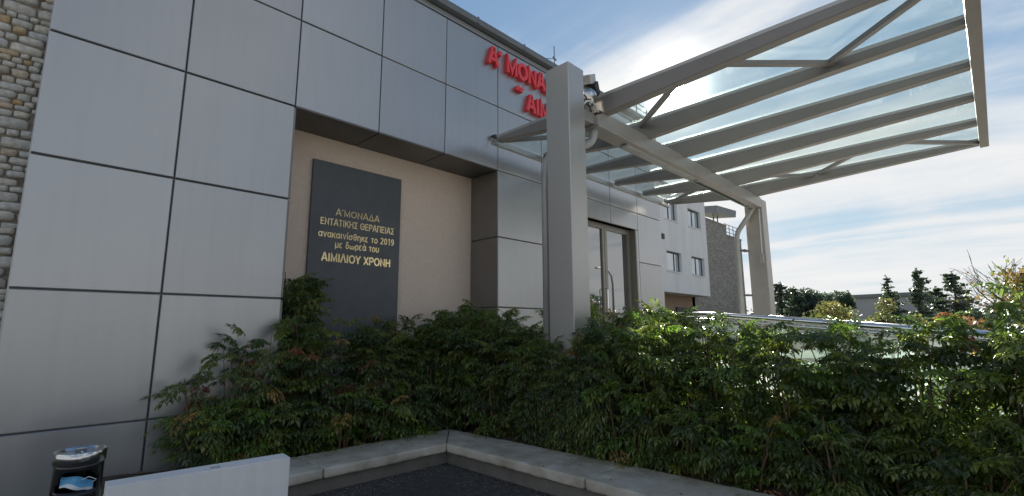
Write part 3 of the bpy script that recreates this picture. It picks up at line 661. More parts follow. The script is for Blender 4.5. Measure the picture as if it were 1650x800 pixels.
# ------------------------------------------------------------------ bin
BN = thing('litter_bin', 'black cylindrical litter bin with a stainless steel rim standing against the silver panels', 'bin', (.415, 4.02, 0))
BN.rotation_euler.z = 0
seg = 48; r0 = .118; front = math.atan2(-4.02, -.415)
def cyl_skip(r, zs, skip):
    m = MB()
    for z_ in zs:
        for j in range(seg):
            a = 2 * math.pi * j / seg; m.v.append((r * math.cos(a), r * math.sin(a), z_))
    for k in range(len(zs) - 1):
        for j in range(seg):
            a = 2 * math.pi * (j + .5) / seg
            if skip(a, (zs[k] + zs[k + 1]) / 2): continue
            m.f.append((k * seg + j, k * seg + (j + 1) % seg, (k + 1) * seg + (j + 1) % seg, (k + 1) * seg + j)); m.m.append(0)
    return m
def angd(a): return abs((a - front + math.pi) % (2 * math.pi) - math.pi)
zs = [i * .01 for i in range(0, 54)]
def opening(a, z_):
    t = angd(a) / R(52)
    if t > 1: return False
    return .385 < z_ < .40 + .10 * math.sqrt(max(0, 1 - t ** 4))
o = cyl_skip(r0, zs, opening).build('body', M['black_gloss'], BN, smooth=True)
sm = o.modifiers.new('thickness', 'SOLIDIFY'); sm.thickness = .004; sm.offset = -1
o = cyl_skip(r0 - .012, [.02, .36], lambda a, z_: False).build('liner', M['bag'], BN, smooth=True)
m = MB()
prof = [(.119, .532), (.124, .536), (.125, .60), (.118, .606), (.108, .602), (.106, .585), (.04, .58), (.004, .582)]
for (r, z_) in prof:
    for j in range(seg): a = 2 * math.pi * j / seg; m.v.append((r * math.cos(a), r * math.sin(a), z_))
for k in range(len(prof) - 1):
    for j in range(seg): m.f.append((k * seg + j, k * seg + (j + 1) % seg, (k + 1) * seg + (j + 1) % seg, (k + 1) * seg + j)); m.m.append(0)
m.build('rim', M['chrome'], BN, smooth=True)
m = MB(); m.box(-.085, .085, -.004, .004, .59, .594); m.box(-.004, .004, -.085, .085, .594, .598); m.tube([(0, 0, .583), (0, 0, .61)], .028, 16); m.build('ashtray_grate', M['chrome'], BN)
# drooping edge of the bag over the lip
m = MB(); fd = Vector((math.cos(front), math.sin(front), 0)); sdv = Vector((-fd.y, fd.x, 0))
for k in range(9):
    t = (k - 4) / 4 * R(46); d_ = Vector((math.cos(front + t), math.sin(front + t), 0))
    for (rr, zz) in ((.10, .375), (.121, .388), (.125, .37), (.126, .345 + .02 * math.sin(k * 2.3) - .012 * (k % 2))): m.v.append(tuple(d_ * rr + Vector((0, 0, zz))))
for k in range(8):
    for j in range(3): a = k * 4 + j; m.f.append((a, a + 4, a + 5, a + 1)); m.m.append(0)
m.build('bin_bag', M['bag'], BN, smooth=True)
MK = thing('surgical_mask', 'crumpled light blue surgical mask lying in the mouth of the bin', 'mask', Vector((.415, 4.02, .39)) + fd * .085)
m = MB()
nu, nv_ = 10, 7
for i in range(nu + 1):
    for j in range(nv_ + 1):
        u, v = i / nu - .5, j / nv_ - .5
        p = sdv * (-u * .15) + Vector((0, 0, 1)) * (.045 + v * .06 + .045 * u + .006 * math.sin(u * 9 + v * 3) - .05 * u * u) + fd * (.008 * math.sin(v * 14 + u * 9) + .018 * math.cos(u * 6) - v * .03)
        m.v.append(tuple(p))
for i in range(nu):
    for j in range(nv_): a = i * (nv_ + 1) + j; m.f.append((a, a + nv_ + 1, a + nv_ + 2, a + 1)); m.m.append(0 if j > 1 else 1)
m.build('fabric', [M['mask'], M['mask_white']], MK, smooth=True)
m = MB(); m.tube([sdv * .07 + Vector((0, 0, .03)), sdv * .085 + fd * .02 + Vector((0, 0, .055)), sdv * .05 + fd * .03 + Vector((0, 0, .075)), sdv * .02 + fd * .02 + Vector((0, 0, .06))], .0025, 5); m.build('ear_loop', M['mask_white'], MK, smooth=True)

# ------------------------------------------------------------------ white foam slab
m = MB(); L_, T_, H_ = .80, .125, .60; nx = 120
for (z_) in (0, H_):
    for i in range(nx + 1):
        x = L_ * i / nx; m.v.append((x, -.0022 * (.5 + .5 * math.cos(x / L_ * 2 * math.pi * 9.5)) ** .6, z_))
    for i in (nx, 0): m.v.append((L_ * i / nx, T_, z_))
n_ = nx + 3
for i in range(n_): m.f.append((i, (i + 1) % n_, n_ + (i + 1) % n_, n_ + i)); m.m.append(0)
m.f.append(tuple(range(n_ - 1, -1, -1))); m.f.append(tuple(range(n_, 2 * n_))); m.m += [0, 0]
FO = thing('foam_slab', 'white fluted foam slab standing upright in front of the concrete coping', 'slab', (.415, 2.99, 0), R(-4.5))
m.build('block', M['foam'], FO, bevel=.003)
m = MB()
for j in range(16):
    a = 2 * math.pi * j / 16; m.v.append((.44 + .024 * math.cos(a), .045 + .014 * math.sin(a), H_ + .0012)); 
for j in range(16):
    a = 2 * math.pi * j / 16; m.v.append((.44 + .014 * math.cos(a), .045 + .007 * math.sin(a), H_ + .0006))
for j in range(16): m.f.append((j, (j + 1) % 16, 16 + (j + 1) % 16, 16 + j)); m.m.append(0)
m.build('dimple', M['grit'], FO)

# ------------------------------------------------------------------ foliage
GREENS = [(.075, .108, .036), (.095, .130, .040), (.12, .150, .045), (.145, .170, .050), (.070, .098, .048)]
LIME = [(.14, .20, .045), (.19, .22, .05), (.11, .17, .04)]
REDS = [(.26, .12, .07), (.34, .19, .10), (.22, .10, .07), (.30, .21, .08)]
def nandina_frond(rng, L0):
    """list of leaflets (base, direction, length) for one compound leaf, local: x outward, z up"""
    out = []; npair = rng.choice([3, 4, 4])
    for k in range(npair + 1):
        t = (.38 + .62 * k / npair) * L0; sag = -.55 * t * t / L0
        base = np.array([t, 0, sag])
        if k == npair: axes = [(np.array([1, 0, -.75]), .55)]
        else: axes = [(np.array([.55, s, -.35]), .85 * (1 - .45 * k / npair)) for s in (1, -1)]
        for ax, ln in axes:
            ax = ax / np.linalg.norm(ax); l2 = L0 * .42 * ln; side = np.cross(ax, [0, 0, 1]); side /= np.linalg.norm(side)
            nl = 2 if ln > .5 else 1
            for q in range(nl + 1):
                b = base + ax * l2 * (.35 + .65 * q / nl) + np.array([0, 0, -.10 * l2 * q])
                if q == nl: out.append((b, ax + [0, 0, -.5], 1.0))
                else:
                    for s in (1, -1): out.append((b, ax * .65 + side * s + [0, 0, -.35], .92))
    return out
def shrub_mesh(seed, height, spread, nfr, leafL=.062, dens_low=.5, colors=None, red=.05, lime=.12, canes=7):
    rng = random.Random(seed); V = []; Fc = []; C = []
    stems = MB()
    cl = []
    for c in range(canes):
        a = rng.random() * 6.28; r0_ = rng.uniform(.02, .14) ; lean = rng.uniform(.25, 1.0) * spread * .62; h = height * rng.uniform(.68, 1.0)
        if c == 0: h = height; lean *= .35
        pts = []
        for k in range(6):
            t = k / 5; pts.append(Vector((math.cos(a) * (r0_ + lean * t ** 1.5) + rng.uniform(-.015, .015), math.sin(a) * (r0_ + lean * t ** 1.5) + rng.uniform(-.015, .015), h * .93 * t - (.06 if k == 0 else 0))))
        stems.tube(pts, [.011, .010, .009, .007, .005, .003], 5); cl.append((pts, a, h))
    P = []
    for i in range(nfr):
        pts, a0, h = rng.choice(cl); t = rng.random() ** .72
        t = max(.12, t) if rng.random() < dens_low else max(.45, t)
        k = min(4, int(t * 5)); f = t * 5 - k; base = pts[k].lerp(pts[k + 1], f)
        az = rng.random() * 6.283; el = rng.uniform(-.15, .75) + .5 * (t > .85)
        L0 = leafL * rng.uniform(2.7, 4.6) * (1.0 if t < .85 else .8)
        ca, sa, ce, se = math.cos(az), math.sin(az), math.cos(el), math.sin(el)
        Rm = np.array([[ca * ce, -sa, -ca * se], [sa * ce, ca, -sa * se], [se, 0, ce]])
        rr = rng.random()
        if rr < red * (1.6 if t > .8 else .8): base_c = rng.choice(REDS)
        elif rr < red + lime * (2.2 if t < .35 else .8): base_c = rng.choice(LIME)
        else: base_c = rng.choice(GREENS)
        bb = np.array(base)
        for (b, d, s) in nandina_frond(rng, L0):
            b = Rm @ b + bb; d = Rm @ (np.array(d) / np.linalg.norm(d)) + np.array([rng.uniform(-.25, .25), rng.uniform(-.25, .25), rng.uniform(-.35, .1)])
            d /= np.linalg.norm(d); ll = leafL * s * rng.uniform(.75, 1.2); w = ll * rng.uniform(.16, .235)
            up = np.array([rng.uniform(-.5, .5), rng.uniform(-.5, .5), 1.0]); sd_ = np.cross(d, up); sd_ /= np.linalg.norm(sd_) + 1e-9; nn = np.cross(sd_, d)
            i0 = len(V)
            V += [b, b + d * ll * .40 + sd_ * w + nn * w * .5, b + d * ll + nn * (-ll * .14), b + d * ll * .40 - sd_ * w + nn * w * .5, b + d * ll * .45]
            Fc += [(i0, i0 + 4, i0 + 1), (i0 + 1, i0 + 4, i0 + 2), (i0, i0 + 3, i0 + 4), (i0 + 3, i0 + 2, i0 + 4)]
            j = rng.uniform(.65, 1.45); C += [(base_c[0] * j, base_c[1] * j, base_c[2] * j, 1)] * 4
    return leaf_mesh(V, Fc, C, M['leaf']), stems.mesh('stem', M['wood'], True)
def leaf_mesh(V, Fc, C, mt):
    me = bpy.data.meshes.new('foliage'); me.from_pydata([tuple(v) for v in V], [], Fc); me.materials.append(mt)
    at = me.attributes.new('tint', 'FLOAT_COLOR', 'FACE'); at.data.foreach_set('color', np.array(C, dtype=np.float32).ravel())
    return me
protos = [shrub_mesh(11, 1.30, .50, 300, red=.008, lime=.06), shrub_mesh(12, 1.30, .55, 300, lime=.15, red=.01), shrub_mesh(13, 1.30, .50, 290, red=.005, lime=.05), shrub_mesh(14, 1.30, .6, 190, red=.10),
          shrub_mesh(15, 1.30, .50, 300, red=.003, lime=.04), shrub_mesh(16, 1.30, .52, 230, lime=.30, red=.02), shrub_mesh(17, 1.30, .52, 135, lime=.30, red=.02, dens_low=.75)]  # last two: extra lime share puts the backlight into the leaf colour
airy = [shrub_mesh(21, 1.15, .42, 56, dens_low=.25, canes=5, red=.01, lime=.06), shrub_mesh(22, 1.1, .42, 50, dens_low=.3, canes=4, red=.01, lime=.06)]
low = [shrub_mesh(31, .62, .42, 80, dens_low=1, lime=.4, red=.02), shrub_mesh(32, .60, .42, 75, dens_low=1, lime=.3, red=.10), shrub_mesh(33, .75, .40, 90, dens_low=1, lime=.12, red=.01)]
tall = shrub_mesh(41, 1.75, .36, 220, red=0, lime=0, leafL=.06)
GRP = 'nandina shrubs planted along the planter'
def shrub(x, y, pr_, s, sz, label, rz):
    t = thing('nandina_shrub', label, 'shrub', (x, y, soil_z(x, y) - .01), rz, GRP)
    a = link('foliage', pr_[0], t); a['kind'] = 'stuff'
    b = link('stem', pr_[1], t); b['kind'] = 'stuff'
    t.scale = (s, s, sz)
    return t
rh = random.Random(5)
spots = [
 (1.24, 4.88, airy[1], .80, .88, 'airy shrub at the far left end of the hedge before the silver panels'),
 (1.42, 4.84, airy[0], .85, 1.0, 'airy shrub with spreading top fronds, second from the left end'),
 (1.74, 4.88, airy[1], .85, 1.08, 'thin upright caned shrub just left of the recess corner'),
 (1.28, 4.78, low[0], .75, .80, 'low lime green shrub nearest the black bin'),
 (1.58, 4.76, low[0], .9, .85, 'low yellow green shrub under the airy fronds before the panels'),
 (1.88, 4.78, low[1], 1.0, .9, 'low shrub with reddish tips behind the right end of the foam slab'),
 (2.16, 5.42, tall, 1.15, 1.08, 'tall dark shrub in the shaded left corner of the recess'),
 (2.16, 4.96, protos[3], .85, 1.0, 'shrub with orange red fronds below the left edge of the plaque'),
 (2.60, 4.92, protos[3], .85, .93, 'reddish leaved shrub below the middle of the plaque'),
 (2.98, 5.02, protos[0], .95, .98, 'dark green shrub below the right edge of the plaque'),
 (3.40, 5.06, protos[2], .95, 1.02, 'dark green shrub before the beige wall right of the plaque'),
 (3.80, 5.10, protos[4], .95, 1.10, 'dense dark shrub before the brown side of the recess'),
 (2.36, 4.78, low[1], 1.0, 1.0, 'low shrub with a few red leaves behind the left arm of the coping'),
 (2.85, 4.80, low[1], 1.0, .95, 'low green shrub close behind the middle of the left coping arm'),
 (3.30, 4.82, low[0], 1.0, 1.0, 'low green shrub behind the coping near its inner corner'),
 (4.25, 5.00, protos[1], .95, 1.16, 'bushy shrub before the silver panels left of the downpipe'),
 (4.05, 4.62, protos[4], .95, 1.1, 'dense dark shrub just behind the corner of the coping'),
 (4.60, 4.55, protos[0], .95, 1.06, 'dark green shrub behind the hedge corner by the downpipe'),
 (4.15, 4.12, protos[2], .9, 1.0, 'dark green shrub to the left of the near post'),
 (4.70, 3.95, protos[4], .95, 1.10, 'bushy shrub directly behind the near post'),
 (4.12, 3.62, protos[1], .85, .92, 'shrub with lime lower leaves immediately left of the near post foot'),
 (4.66, 3.35, protos[5], .95, 1.14, 'light green shrub to the right of the near post below the door'),
 (3.84, 3.42, protos[2], .66, .86, 'shrub spilling over the coping just left of the near post foot'),
 (3.80, 2.84, protos[0], .62, .84, 'shrub directly in front of the foot of the near post'),
 (3.88, 2.40, low[0], .9, 1.1, 'low lime shrub on the coping edge right of the near post foot'),
 (3.90, 1.95, low[2], .85, .85, 'low green shrub hanging over the right coping arm near its first joint'),
 (3.92, 1.42, low[0], .8, .8, 'low shrub with lime leaves where sun flecks fall on the coping'),
 (3.95, .85, low[2], .85, .85, 'low dark shrub at the lower edge of the hedge near the right'),
 (3.95, .25, low[2], .95, .85, 'low green shrub at the bottom right below the bright gap'),
 (3.95, -.35, low[0], 1.0, 1.1, 'low yellow green shrub at the bottom right corner'),
 (3.92, 4.10, low[2], .9, 1.1, 'low green shrub behind the right arm of the coping close to the corner'),
 (3.70, 4.78, low[2], .9, 1.1, 'low dark shrub tucked behind the corner of the coping'),
 (3.80, 3.12, protos[4], .50, .82, 'small dense shrub wrapped round the front of the near post'),
 (3.84, 2.60, protos[2], .58, .86, 'small dark shrub just right of the front of the near post'),
 (4.18, 2.72, protos[0], .85, .98, 'shrub hiding the foot of the near post on the right'),
 (4.72, 2.75, protos[5], .95, 1.12, 'bright green backlit shrub below the white far building'),
 (4.20, 2.20, protos[5], .92, 1.00, 'dark shrub midway along the right arm of the hedge'),
 (4.84, 2.12, protos[6], .92, 1.08, 'tall shrub with a few red fronds before the left end of the handrail'),
 (4.22, 1.66, protos[6], 1.0, 1.02, 'dense dark shrub before the far post'),
 (4.86, 1.42, protos[6], .85, .92, 'shrub with lime leaves leaning on the glass balustrade'),
 (4.25, 1.10, protos[6], 1.0, .95, 'dark drooping shrub in the right half of the hedge'),
 (4.52, .86, protos[2], .9, .94, 'dark shrub filling the hedge just left of the brightest gap'),
 (4.25, .56, protos[6], 1.0, .95, 'shrub in the thin stretch of hedge where bright ground shows through'),
 (4.85, .30, low[0], .9, 1.2, 'small open shrub against the glass balustrade'),
 (4.28, .02, protos[6], .95, .98, 'open shrub in front of the sunlit ramp'),
 (4.60, -.30, protos[3], 1.0, 1.12, 'tall thick caned shrub with orange tips near the right end'),
 (4.20, -.62, protos[6], 1.1, 1.0, 'light green shrub near the right end of the hedge'),
 (4.75, -.95, protos[0], 1.0, 1.05, 'dark shrub at the right end of the hedge before the bare tree'),
 (4.25, -1.3, protos[4], 1.0, 1.0, 'dense shrub at the far right end of the hedge'),
 (4.70, -1.8, protos[2], 1.0, 1.0, 'dark shrub beyond the right edge of the hedge in view'),
]
for i, (x, y, pr_, s, sz, lb) in enumerate(spots):
    shrub(x, y, pr_, s, sz, lb, rh.random() * 6.28)

# leaf litter and grit
def scatter(name, n, area, size, mt, zf, seed):
    rg = random.Random(seed); m = MB()
    for _ in range(n):
        x, y = area(rg); a = rg.random() * 6.28; s = size * rg.uniform(.5, 1.3); z_ = zf(x, y) + .003
        c, q = math.cos(a) * s, math.sin(a) * s; w = rg.uniform(.3, .8)
        m.quad((x - c, y - q, z_ + rg.random() * s * .3), (x + q * w, y - c * w, z_), (x + c, y + q, z_ + rg.random() * s * .5), (x - q * w, y + c * w, z_ + rg.random() * s * .4))
    return tag(m.build(name, mt), kind='stuff')
def bed_area(rg):
    return (rg.uniform(.75, 4), rg.uniform(4.6, 5.05)) if rg.random() < .4 else (rg.uniform(3.76, 5.1), rg.uniform(-3, 4.6))
tag(scatter('leaf_litter', 1500, bed_area, .028, M['litter'], soil_z, 1), 'dry brown leaves lying on the soil under the hedge', 'leaf litter')
def edge_area(rg):
    d = abs(rg.gauss(0, .16))
    return (rg.uniform(1.2, 3.15), 4.07 - d) if rg.random() < .5 else (3.2 - d, rg.uniform(.3, 4.05))
tag(scatter('grit', 2600, edge_area, .007, M['grit'], lambda x, y: .001, 2), 'fine grit and dry bits gathered on the asphalt along the kerb', 'grit')
def cop_area(rg): return (rg.uniform(.8, 3.4), rg.uniform(4.1, 4.55)) if rg.random() < .5 else (rg.uniform(3.2, 3.7), rg.uniform(.4, 4.3))
tag(scatter('coping_litter', 170, cop_area, .011, M['litter'], lambda x, y: .2005, 8), 'small dry leaf bits fallen on top of the coping', 'leaf litter')
def yard_leaf(rg): return (rg.uniform(1.0, 3.15), rg.uniform(2.2, 4.05))
tag(scatter('fallen_leaves', 60, yard_leaf, .018, M['litter'], lambda x, y: .001, 9), 'scattered dry leaves lying on the asphalt inside the kerb corner', 'leaf litter')
def yard_area(rg): return (rg.uniform(.5, 3.2), rg.uniform(0, 4.05))
tag(scatter('asphalt_chippings', 2500, yard_area, .0055, M['grit'], lambda x, y: .001, 4), 'tiny pale chippings scattered over the dark asphalt', 'chippings')

# ------------------------------------------------------------------ far buildings
WB = thing('white_building', 'white rendered building wing with two rows of dark framed windows beyond the silver clinic', 'building', (28, 15, 0))
holes = [(25.9, 27.45, 7.57, 8.72), (28.93, 30.75, 7.57, 8.72), (25.85, 27.7, 4.55, 5.70), (29.05, 30.9, 4.55, 5.70), (22.6, 24.4, 7.57, 8.72), (22.6, 24.4, 4.55, 5.70)]
wbuild(wall_holes(20.5, 31.5, 3.33, 9.6, 13.0, 13.35, holes), 'wall', M['white'], WB)
m = MB(); m.box(20.5, 31.5, 13.36, 19, 3.33, 9.598); wbuild(m, 'wall', M['white'], WB)
m = MB(); m.box(20.4, 31.6, 12.9, 19.1, 9.602, 9.72); wbuild(m, 'roof', M['gutter'], WB)
m = MB(); m.box(20.5, 31.4, 14.0, 19, 0, 3.326); wbuild(m, 'ground_floor_wall', M['brown_wall'], WB)
m = MB(); m.box(28.6, 31.0, 13.9, 13.995, .2, 2.6); wbuild(m, 'shopfront', M['dark'], WB)
for q, (a, b, c, d) in enumerate(holes):
    w = bpy.data.objects.new('window', None); COL.objects.link(w); w.parent = WB; w.location = Vector(((a + b) / 2, 13.2, (c + d) / 2)) - WB.location
    mid = a + (b - a) * .66 if q == 2 else (a + b) / 2
    f = MB()
    for x0_, x1_, z0_, z1_ in ((a, a + .07, c, d), (b - .07, b, c, d), (a + .07, b - .07, c, c + .07), (a + .07, b - .07, d - .07, d), (mid - .04, mid + .04, c + .07, d - .07)): f.box(x0_, x1_, 13.17, 13.23, z0_, z1_)
    wbuild(f, 'frame', M['dark'], w)
    wbuild(MB().box(a + .07, b - .07, 13.195, 13.205, c + .07, d - .07), 'pane', M['win_glass'], w)
    wbuild(MB().box(a - .05, b + .05, 12.95, 13.16, c - .07, c - .002), 'sill', M['white'], w)
m = MB(); m.box(25.35, 25.6, 12.93, 12.998, 6.3, 6.6); wbuild(m, 'wall_vent', M['dark'], WB)
ST = thing('stone_tower', 'grey coursed stone tower block standing right of the white building', 'building', (36, 16, 0))
m = MB(); m.prism([(31.0, 0), (40.6, 0), (40.6, 8.25), (37.7, 8.25), (37.7, 8.97), (31.0, 8.97)], 1, 14.0, 20.0); wbuild(m, 'wall', M['far_stone'], ST)
m = MB(); m.box(30.9, 37.72, 13.96, 20, 8.972, 9.05); m.box(37.75, 40.7, 13.96, 20, 8.252, 8.33); wbuild(m, 'parapet', M['mortar'], ST)
rl = MB()
for x in (38.0, 38.8, 39.6, 40.4): rl.tube([(x, 14.2, 8.33), (x, 14.2, 9.25)], .03, 5)
for z_ in (8.65, 8.95, 9.25): rl.tube([(37.8, 14.2, z_), (40.5, 14.2, z_)], .025, 5)
wbuild(rl, 'roof_railing', M['gutter'], ST)
SP = thing('roof_panel', 'slanted grey panel on two thin legs on top of the stone tower', 'solar panel', (38.2, 15, 9.05))
m = MB(); m.obox((38.3, 15.0, 10.35), (1.95, 0, .12), (0, .9, .1), (-.02, -.04, .26)); wbuild(m, 'panel', M['gutter'], SP)
for x in (37.9, 38.7):
    m = MB(); m.tube([(x, 15, 8.35), (x, 15, 10.1)], .05, 6); wbuild(m, 'leg', M['gutter'], SP)
HL = thing('low_hall', 'long low grey flat roofed hall behind the conifers', 'building', (72, 8, 0))
m = MB(); m.prism([(69.5, 5.6), (71, 16), (86, 16), (86, 5.6)], 2, 0, 4.75); wbuild(m, 'wall', M['grey_far'], HL)
m = MB(); m.prism([(69.2, 5.4), (70.7, 16.3), (86, 16.3), (86, 5.4)], 2, 4.753, 5.15); wbuild(m, 'roof', M['gutter'], HL)

# ------------------------------------------------------------------ trees
def clump_leaves(rng, pts, size, cols, jit=.35):
    V = []; Fc = []; C = []
    for (p, s, c) in pts:
        d = np.array([rng.gauss(0, 1), rng.gauss(0, 1), rng.gauss(0, .8)]); d /= np.linalg.norm(d) + 1e-9
        u = np.cross(d, [rng.gauss(0, 1), rng.gauss(0, 1), rng.gauss(0, 1)]); u /= np.linalg.norm(u) + 1e-9
        w = s * rng.uniform(.35, .6); p = np.array(p); i0 = len(V)
        V += [p - d * s * .5, p + u * w, p + d * s * .5, p - u * w]; Fc.append((i0, i0 + 1, i0 + 2, i0 + 3))
        j = rng.uniform(1 - jit, 1 + jit); C.append((c[0] * j, c[1] * j, c[2] * j, 1))
    return V, Fc, C
CONI = [(.045, .072, .045), (.060, .090, .050), (.075, .105, .055), (.045, .065, .050)]
def conifer(name, x, y, h, w, label, seed, leaf=.15, n=3800, droop=.12, ragged=.35, bare=.12, cols=CONI, group='conifers behind the hall garden', cat='tree', mult=1):
    rng = random.Random(seed); w *= 1.75; n = int(n * 1.7); T = thing(name, label, cat, (x, y, 0), rng.random() * 6)
    trunk = MB(); trunk.tube([(0, 0, -.1), (.02 * w, 0, h * .5), (0, .02 * w, h * .985)], [h * .028, h * .018, h * .004], 7); pts = []
    br = MB(); levels = int(15 * h / 5) + 4
    side = [rng.uniform(1 - ragged, 1 + ragged * .4) for _ in range(6)]
    for i in range(levels):
        t = bare + (1 - bare) * i / levels; z_ = h * t; L0 = w * .5 * (1 - t) ** .8 * (1.15 if t > bare + .1 else .8) + .04 * w
        for b in range(rng.choice([3, 4, 5])):
            a = rng.random() * 6.283; l = L0 * rng.uniform(.5, 1.1) * side[int(a) % 6]
            if rng.random() < .10: l *= 1.3
            e = Vector((math.cos(a) * l, math.sin(a) * l, z_ - droop * l * .5 + l * .25 * (t > .7)))
            br.tube([(0, 0, z_), tuple(e)], [h * .005, h * .0015], 4, cap=False)
            k = max(4, int(n / (levels * 5.2)))
            for q in range(k):
                f = rng.random() ** .6; c = rng.choice(cols)
                sp = l * .12 * (1.2 - f) + leaf * .38
                pts.append(((e.x * f + rng.gauss(0, sp), e.y * f + rng.gauss(0, sp), z_ + (e.z - z_) * f + rng.gauss(0, sp * .55) - .1 * l * f * (1 - f)), leaf * rng.uniform(.6, 1.2), c))
    for q in range(40): pts.append(((rng.gauss(0, leaf * .3), rng.gauss(0, leaf * .3), h * rng.uniform(.9, 1.02)), leaf * .7, rng.choice(cols)))
    trunk.build('trunk', M['trunk'], T, smooth=True)
    br.build('branches', M['trunk'], T)
    V, Fc, C = clump_leaves(rng, pts, leaf, cols); o = link('crown', leaf_mesh(V, Fc, C, M['needle']), T); o['kind'] = 'stuff'
    return T
def broadleaf(name, x, y, h, w, label, seed, cols, leaf=.16, n=3200, base=.25, blobs=14, cat='tree', low=False):
    rng = random.Random(seed); T = thing(name, label, cat, (x, y, 0), rng.random() * 6); pts = []; br = MB()
    zb = h * base
    br.tube([(0, 0, -.1), (0, .02, zb), (.02, 0, h * .6)], [h * .03, h * .024, h * .012], 7)
    for b in range(blobs):
        a = rng.random() * 6.283; rr = math.sqrt(rng.random()) * w * .36; zz = zb + (h - zb) * rng.uniform(.2, .86) * (1 - .35 * (rr / (w * .36)) ** 2)
        c = Vector((math.cos(a) * rr, math.sin(a) * rr, zz)); r = w * rng.uniform(.13, .22)
        br.tube([(0, 0, zb * .8), tuple(c * .55 + Vector((0, 0, zz * .3))), tuple(c)], [h * .014, h * .009, h * .003], 5, cap=False)
        cc = [rng.choice(cols)] * 2 + [rng.choice(cols)]
        for q in range(n // blobs):
            d = Vector((rng.gauss(0, 1), rng.gauss(0, 1), rng.gauss(0, 1))).normalized() * r * rng.random() ** .4
            pts.append(((c.x + d.x, c.y + d.y, min(h * 1.02, c.z + d.z * .8)), leaf * rng.uniform(.6, 1.3), rng.choice(cc)))
    br.build('trunk', M['trunk'], T, smooth=True)
    V, Fc, C = clump_leaves(rng, pts, leaf, cols); o = link('crown', leaf_mesh(V, Fc, C, M['needle']), T); o['kind'] = 'stuff'
    return T
conifer('conifer', 43.3, 12.2, 4.9, 2.3, 'dark conifer nearest the far post of the canopy', 1)
broadleaf('pine_tree', 46.7, 11.1, 5.15, 4.4, 'broad dark pine with a lumpy top, second from the far post', 2, CONI, leaf=.17, n=7000, blobs=26)
conifer('conifer', 46.2, 12.0, 4.7, 2.2, 'dark conifer between the far post and the lumpy topped pine', 9, ragged=.5)
conifer('conifer', 44.5, 11.2, 3.9, 2.6, 'low dark conifer filling the gap between the first trees right of the far post', 14, ragged=.5)
conifer('conifer', 50.5, 10.9, 4.0, 2.8, 'low dark conifer tucked behind the lumpy topped pine', 15, ragged=.5)
broadleaf('pine_tree', 49.1, 9.6, 4.85, 3.6, 'loose crowned dark pine just left of the low grey hall', 3, CONI, leaf=.17, n=5000, blobs=17)
conifer('conifer', 59.1, 10.5, 4.95, 1.1, 'slim distant conifer tip in front of the left end of the grey hall', 4, n=1200)
conifer('conifer', 49.6, 6.1, 5.4, 1.3, 'thin pointed conifer rising above the middle of the grey hall', 5, n=1500, ragged=.6)
conifer('conifer', 51.0, 6.2, 4.3, 2.4, 'short broad dark conifer at the foot of the thin pointed one', 6, ragged=.3)
conifer('conifer', 41.9, 3.5, 5.1, 2.5, 'tall ragged conifer at the right end of the grey hall', 7, ragged=.7)
conifer('conifer', 45.9, 2.9, 4.1, 2.4, 'shorter dark conifer between the two tall ragged ones', 8, ragged=.5)
conifer('conifer', 44.0, 1.9, 4.95, 2.5, 'tall dense conifer with a blunt top, rightmost of the tall ones', 10, ragged=.5)
conifer('conifer', 48.0, 1.5, 3.6, 1.4, 'small dark conifer right of the blunt topped one', 12)
YG = [(.15, .16, .055), (.12, .145, .05), (.18, .17, .06), (.10, .13, .045)]
broadleaf('bush', 27.6, 5.2, 2.75, 3.7, 'yellow green rounded bush before the left part of the grey hall', 21, YG, leaf=.13, base=.1, n=4200, blobs=20, cat='bush')
broadleaf('bush', 26.8, 3.4, 2.6, 2.7, 'smaller yellow green bush before the thin conifer', 22, YG, leaf=.13, base=.1, n=3200, blobs=16, cat='bush')
broadleaf('bush', 25.5, 6.9, 2.1, 1.5, 'orange tinged bush at the left foot of the rounded yellow green bush', 23, [(.24, .15, .06), (.14, .13, .05), (.20, .17, .06)], leaf=.12, base=.1, n=2000, cat='bush')
broadleaf('bush', 16.0, .9, 1.80, 1.7, 'rust red bush below the tall blunt topped conifer', 24, [(.18, .10, .05), (.15, .11, .05), (.12, .11, .04), (.20, .13, .06)], leaf=.09, base=.1, n=2600, cat='bush')
broadleaf('bush', 16.5, -.3, 1.45, 2.2, 'olive green bush between the red bush and the half bare tree', 25, [(.11, .12, .04), (.15, .13, .05), (.08, .09, .035)], leaf=.09, base=.1, n=2600, cat='bush')
broadleaf('bush', 13.5, -1.6, 1.5, 2.2, 'leafy green bush at the foot of the half bare tree', 26, [(.09, .12, .035), (.14, .16, .05), (.06, .09, .03)], leaf=.08, base=.1, n=2600, cat='bush')
for i, (x, y, h, w, lb) in enumerate([(9.0, .3, .95, 1.3, 'lime green low bush right behind the far balustrade, nearest the middle'), (9.4, -1.0, 1.05, 1.4, 'lime green low bush behind the far balustrade at the right'), (10.2, 1.8, .9, 1.2, 'low green bush on the pavement beyond the ramp, left of the lime ones')]):
    broadleaf('bush', x, y, h, w, lb, 30 + i, [(.16, .22, .04), (.10, .16, .035), (.20, .22, .05)], leaf=.06, base=.1, n=2600, cat='bush')

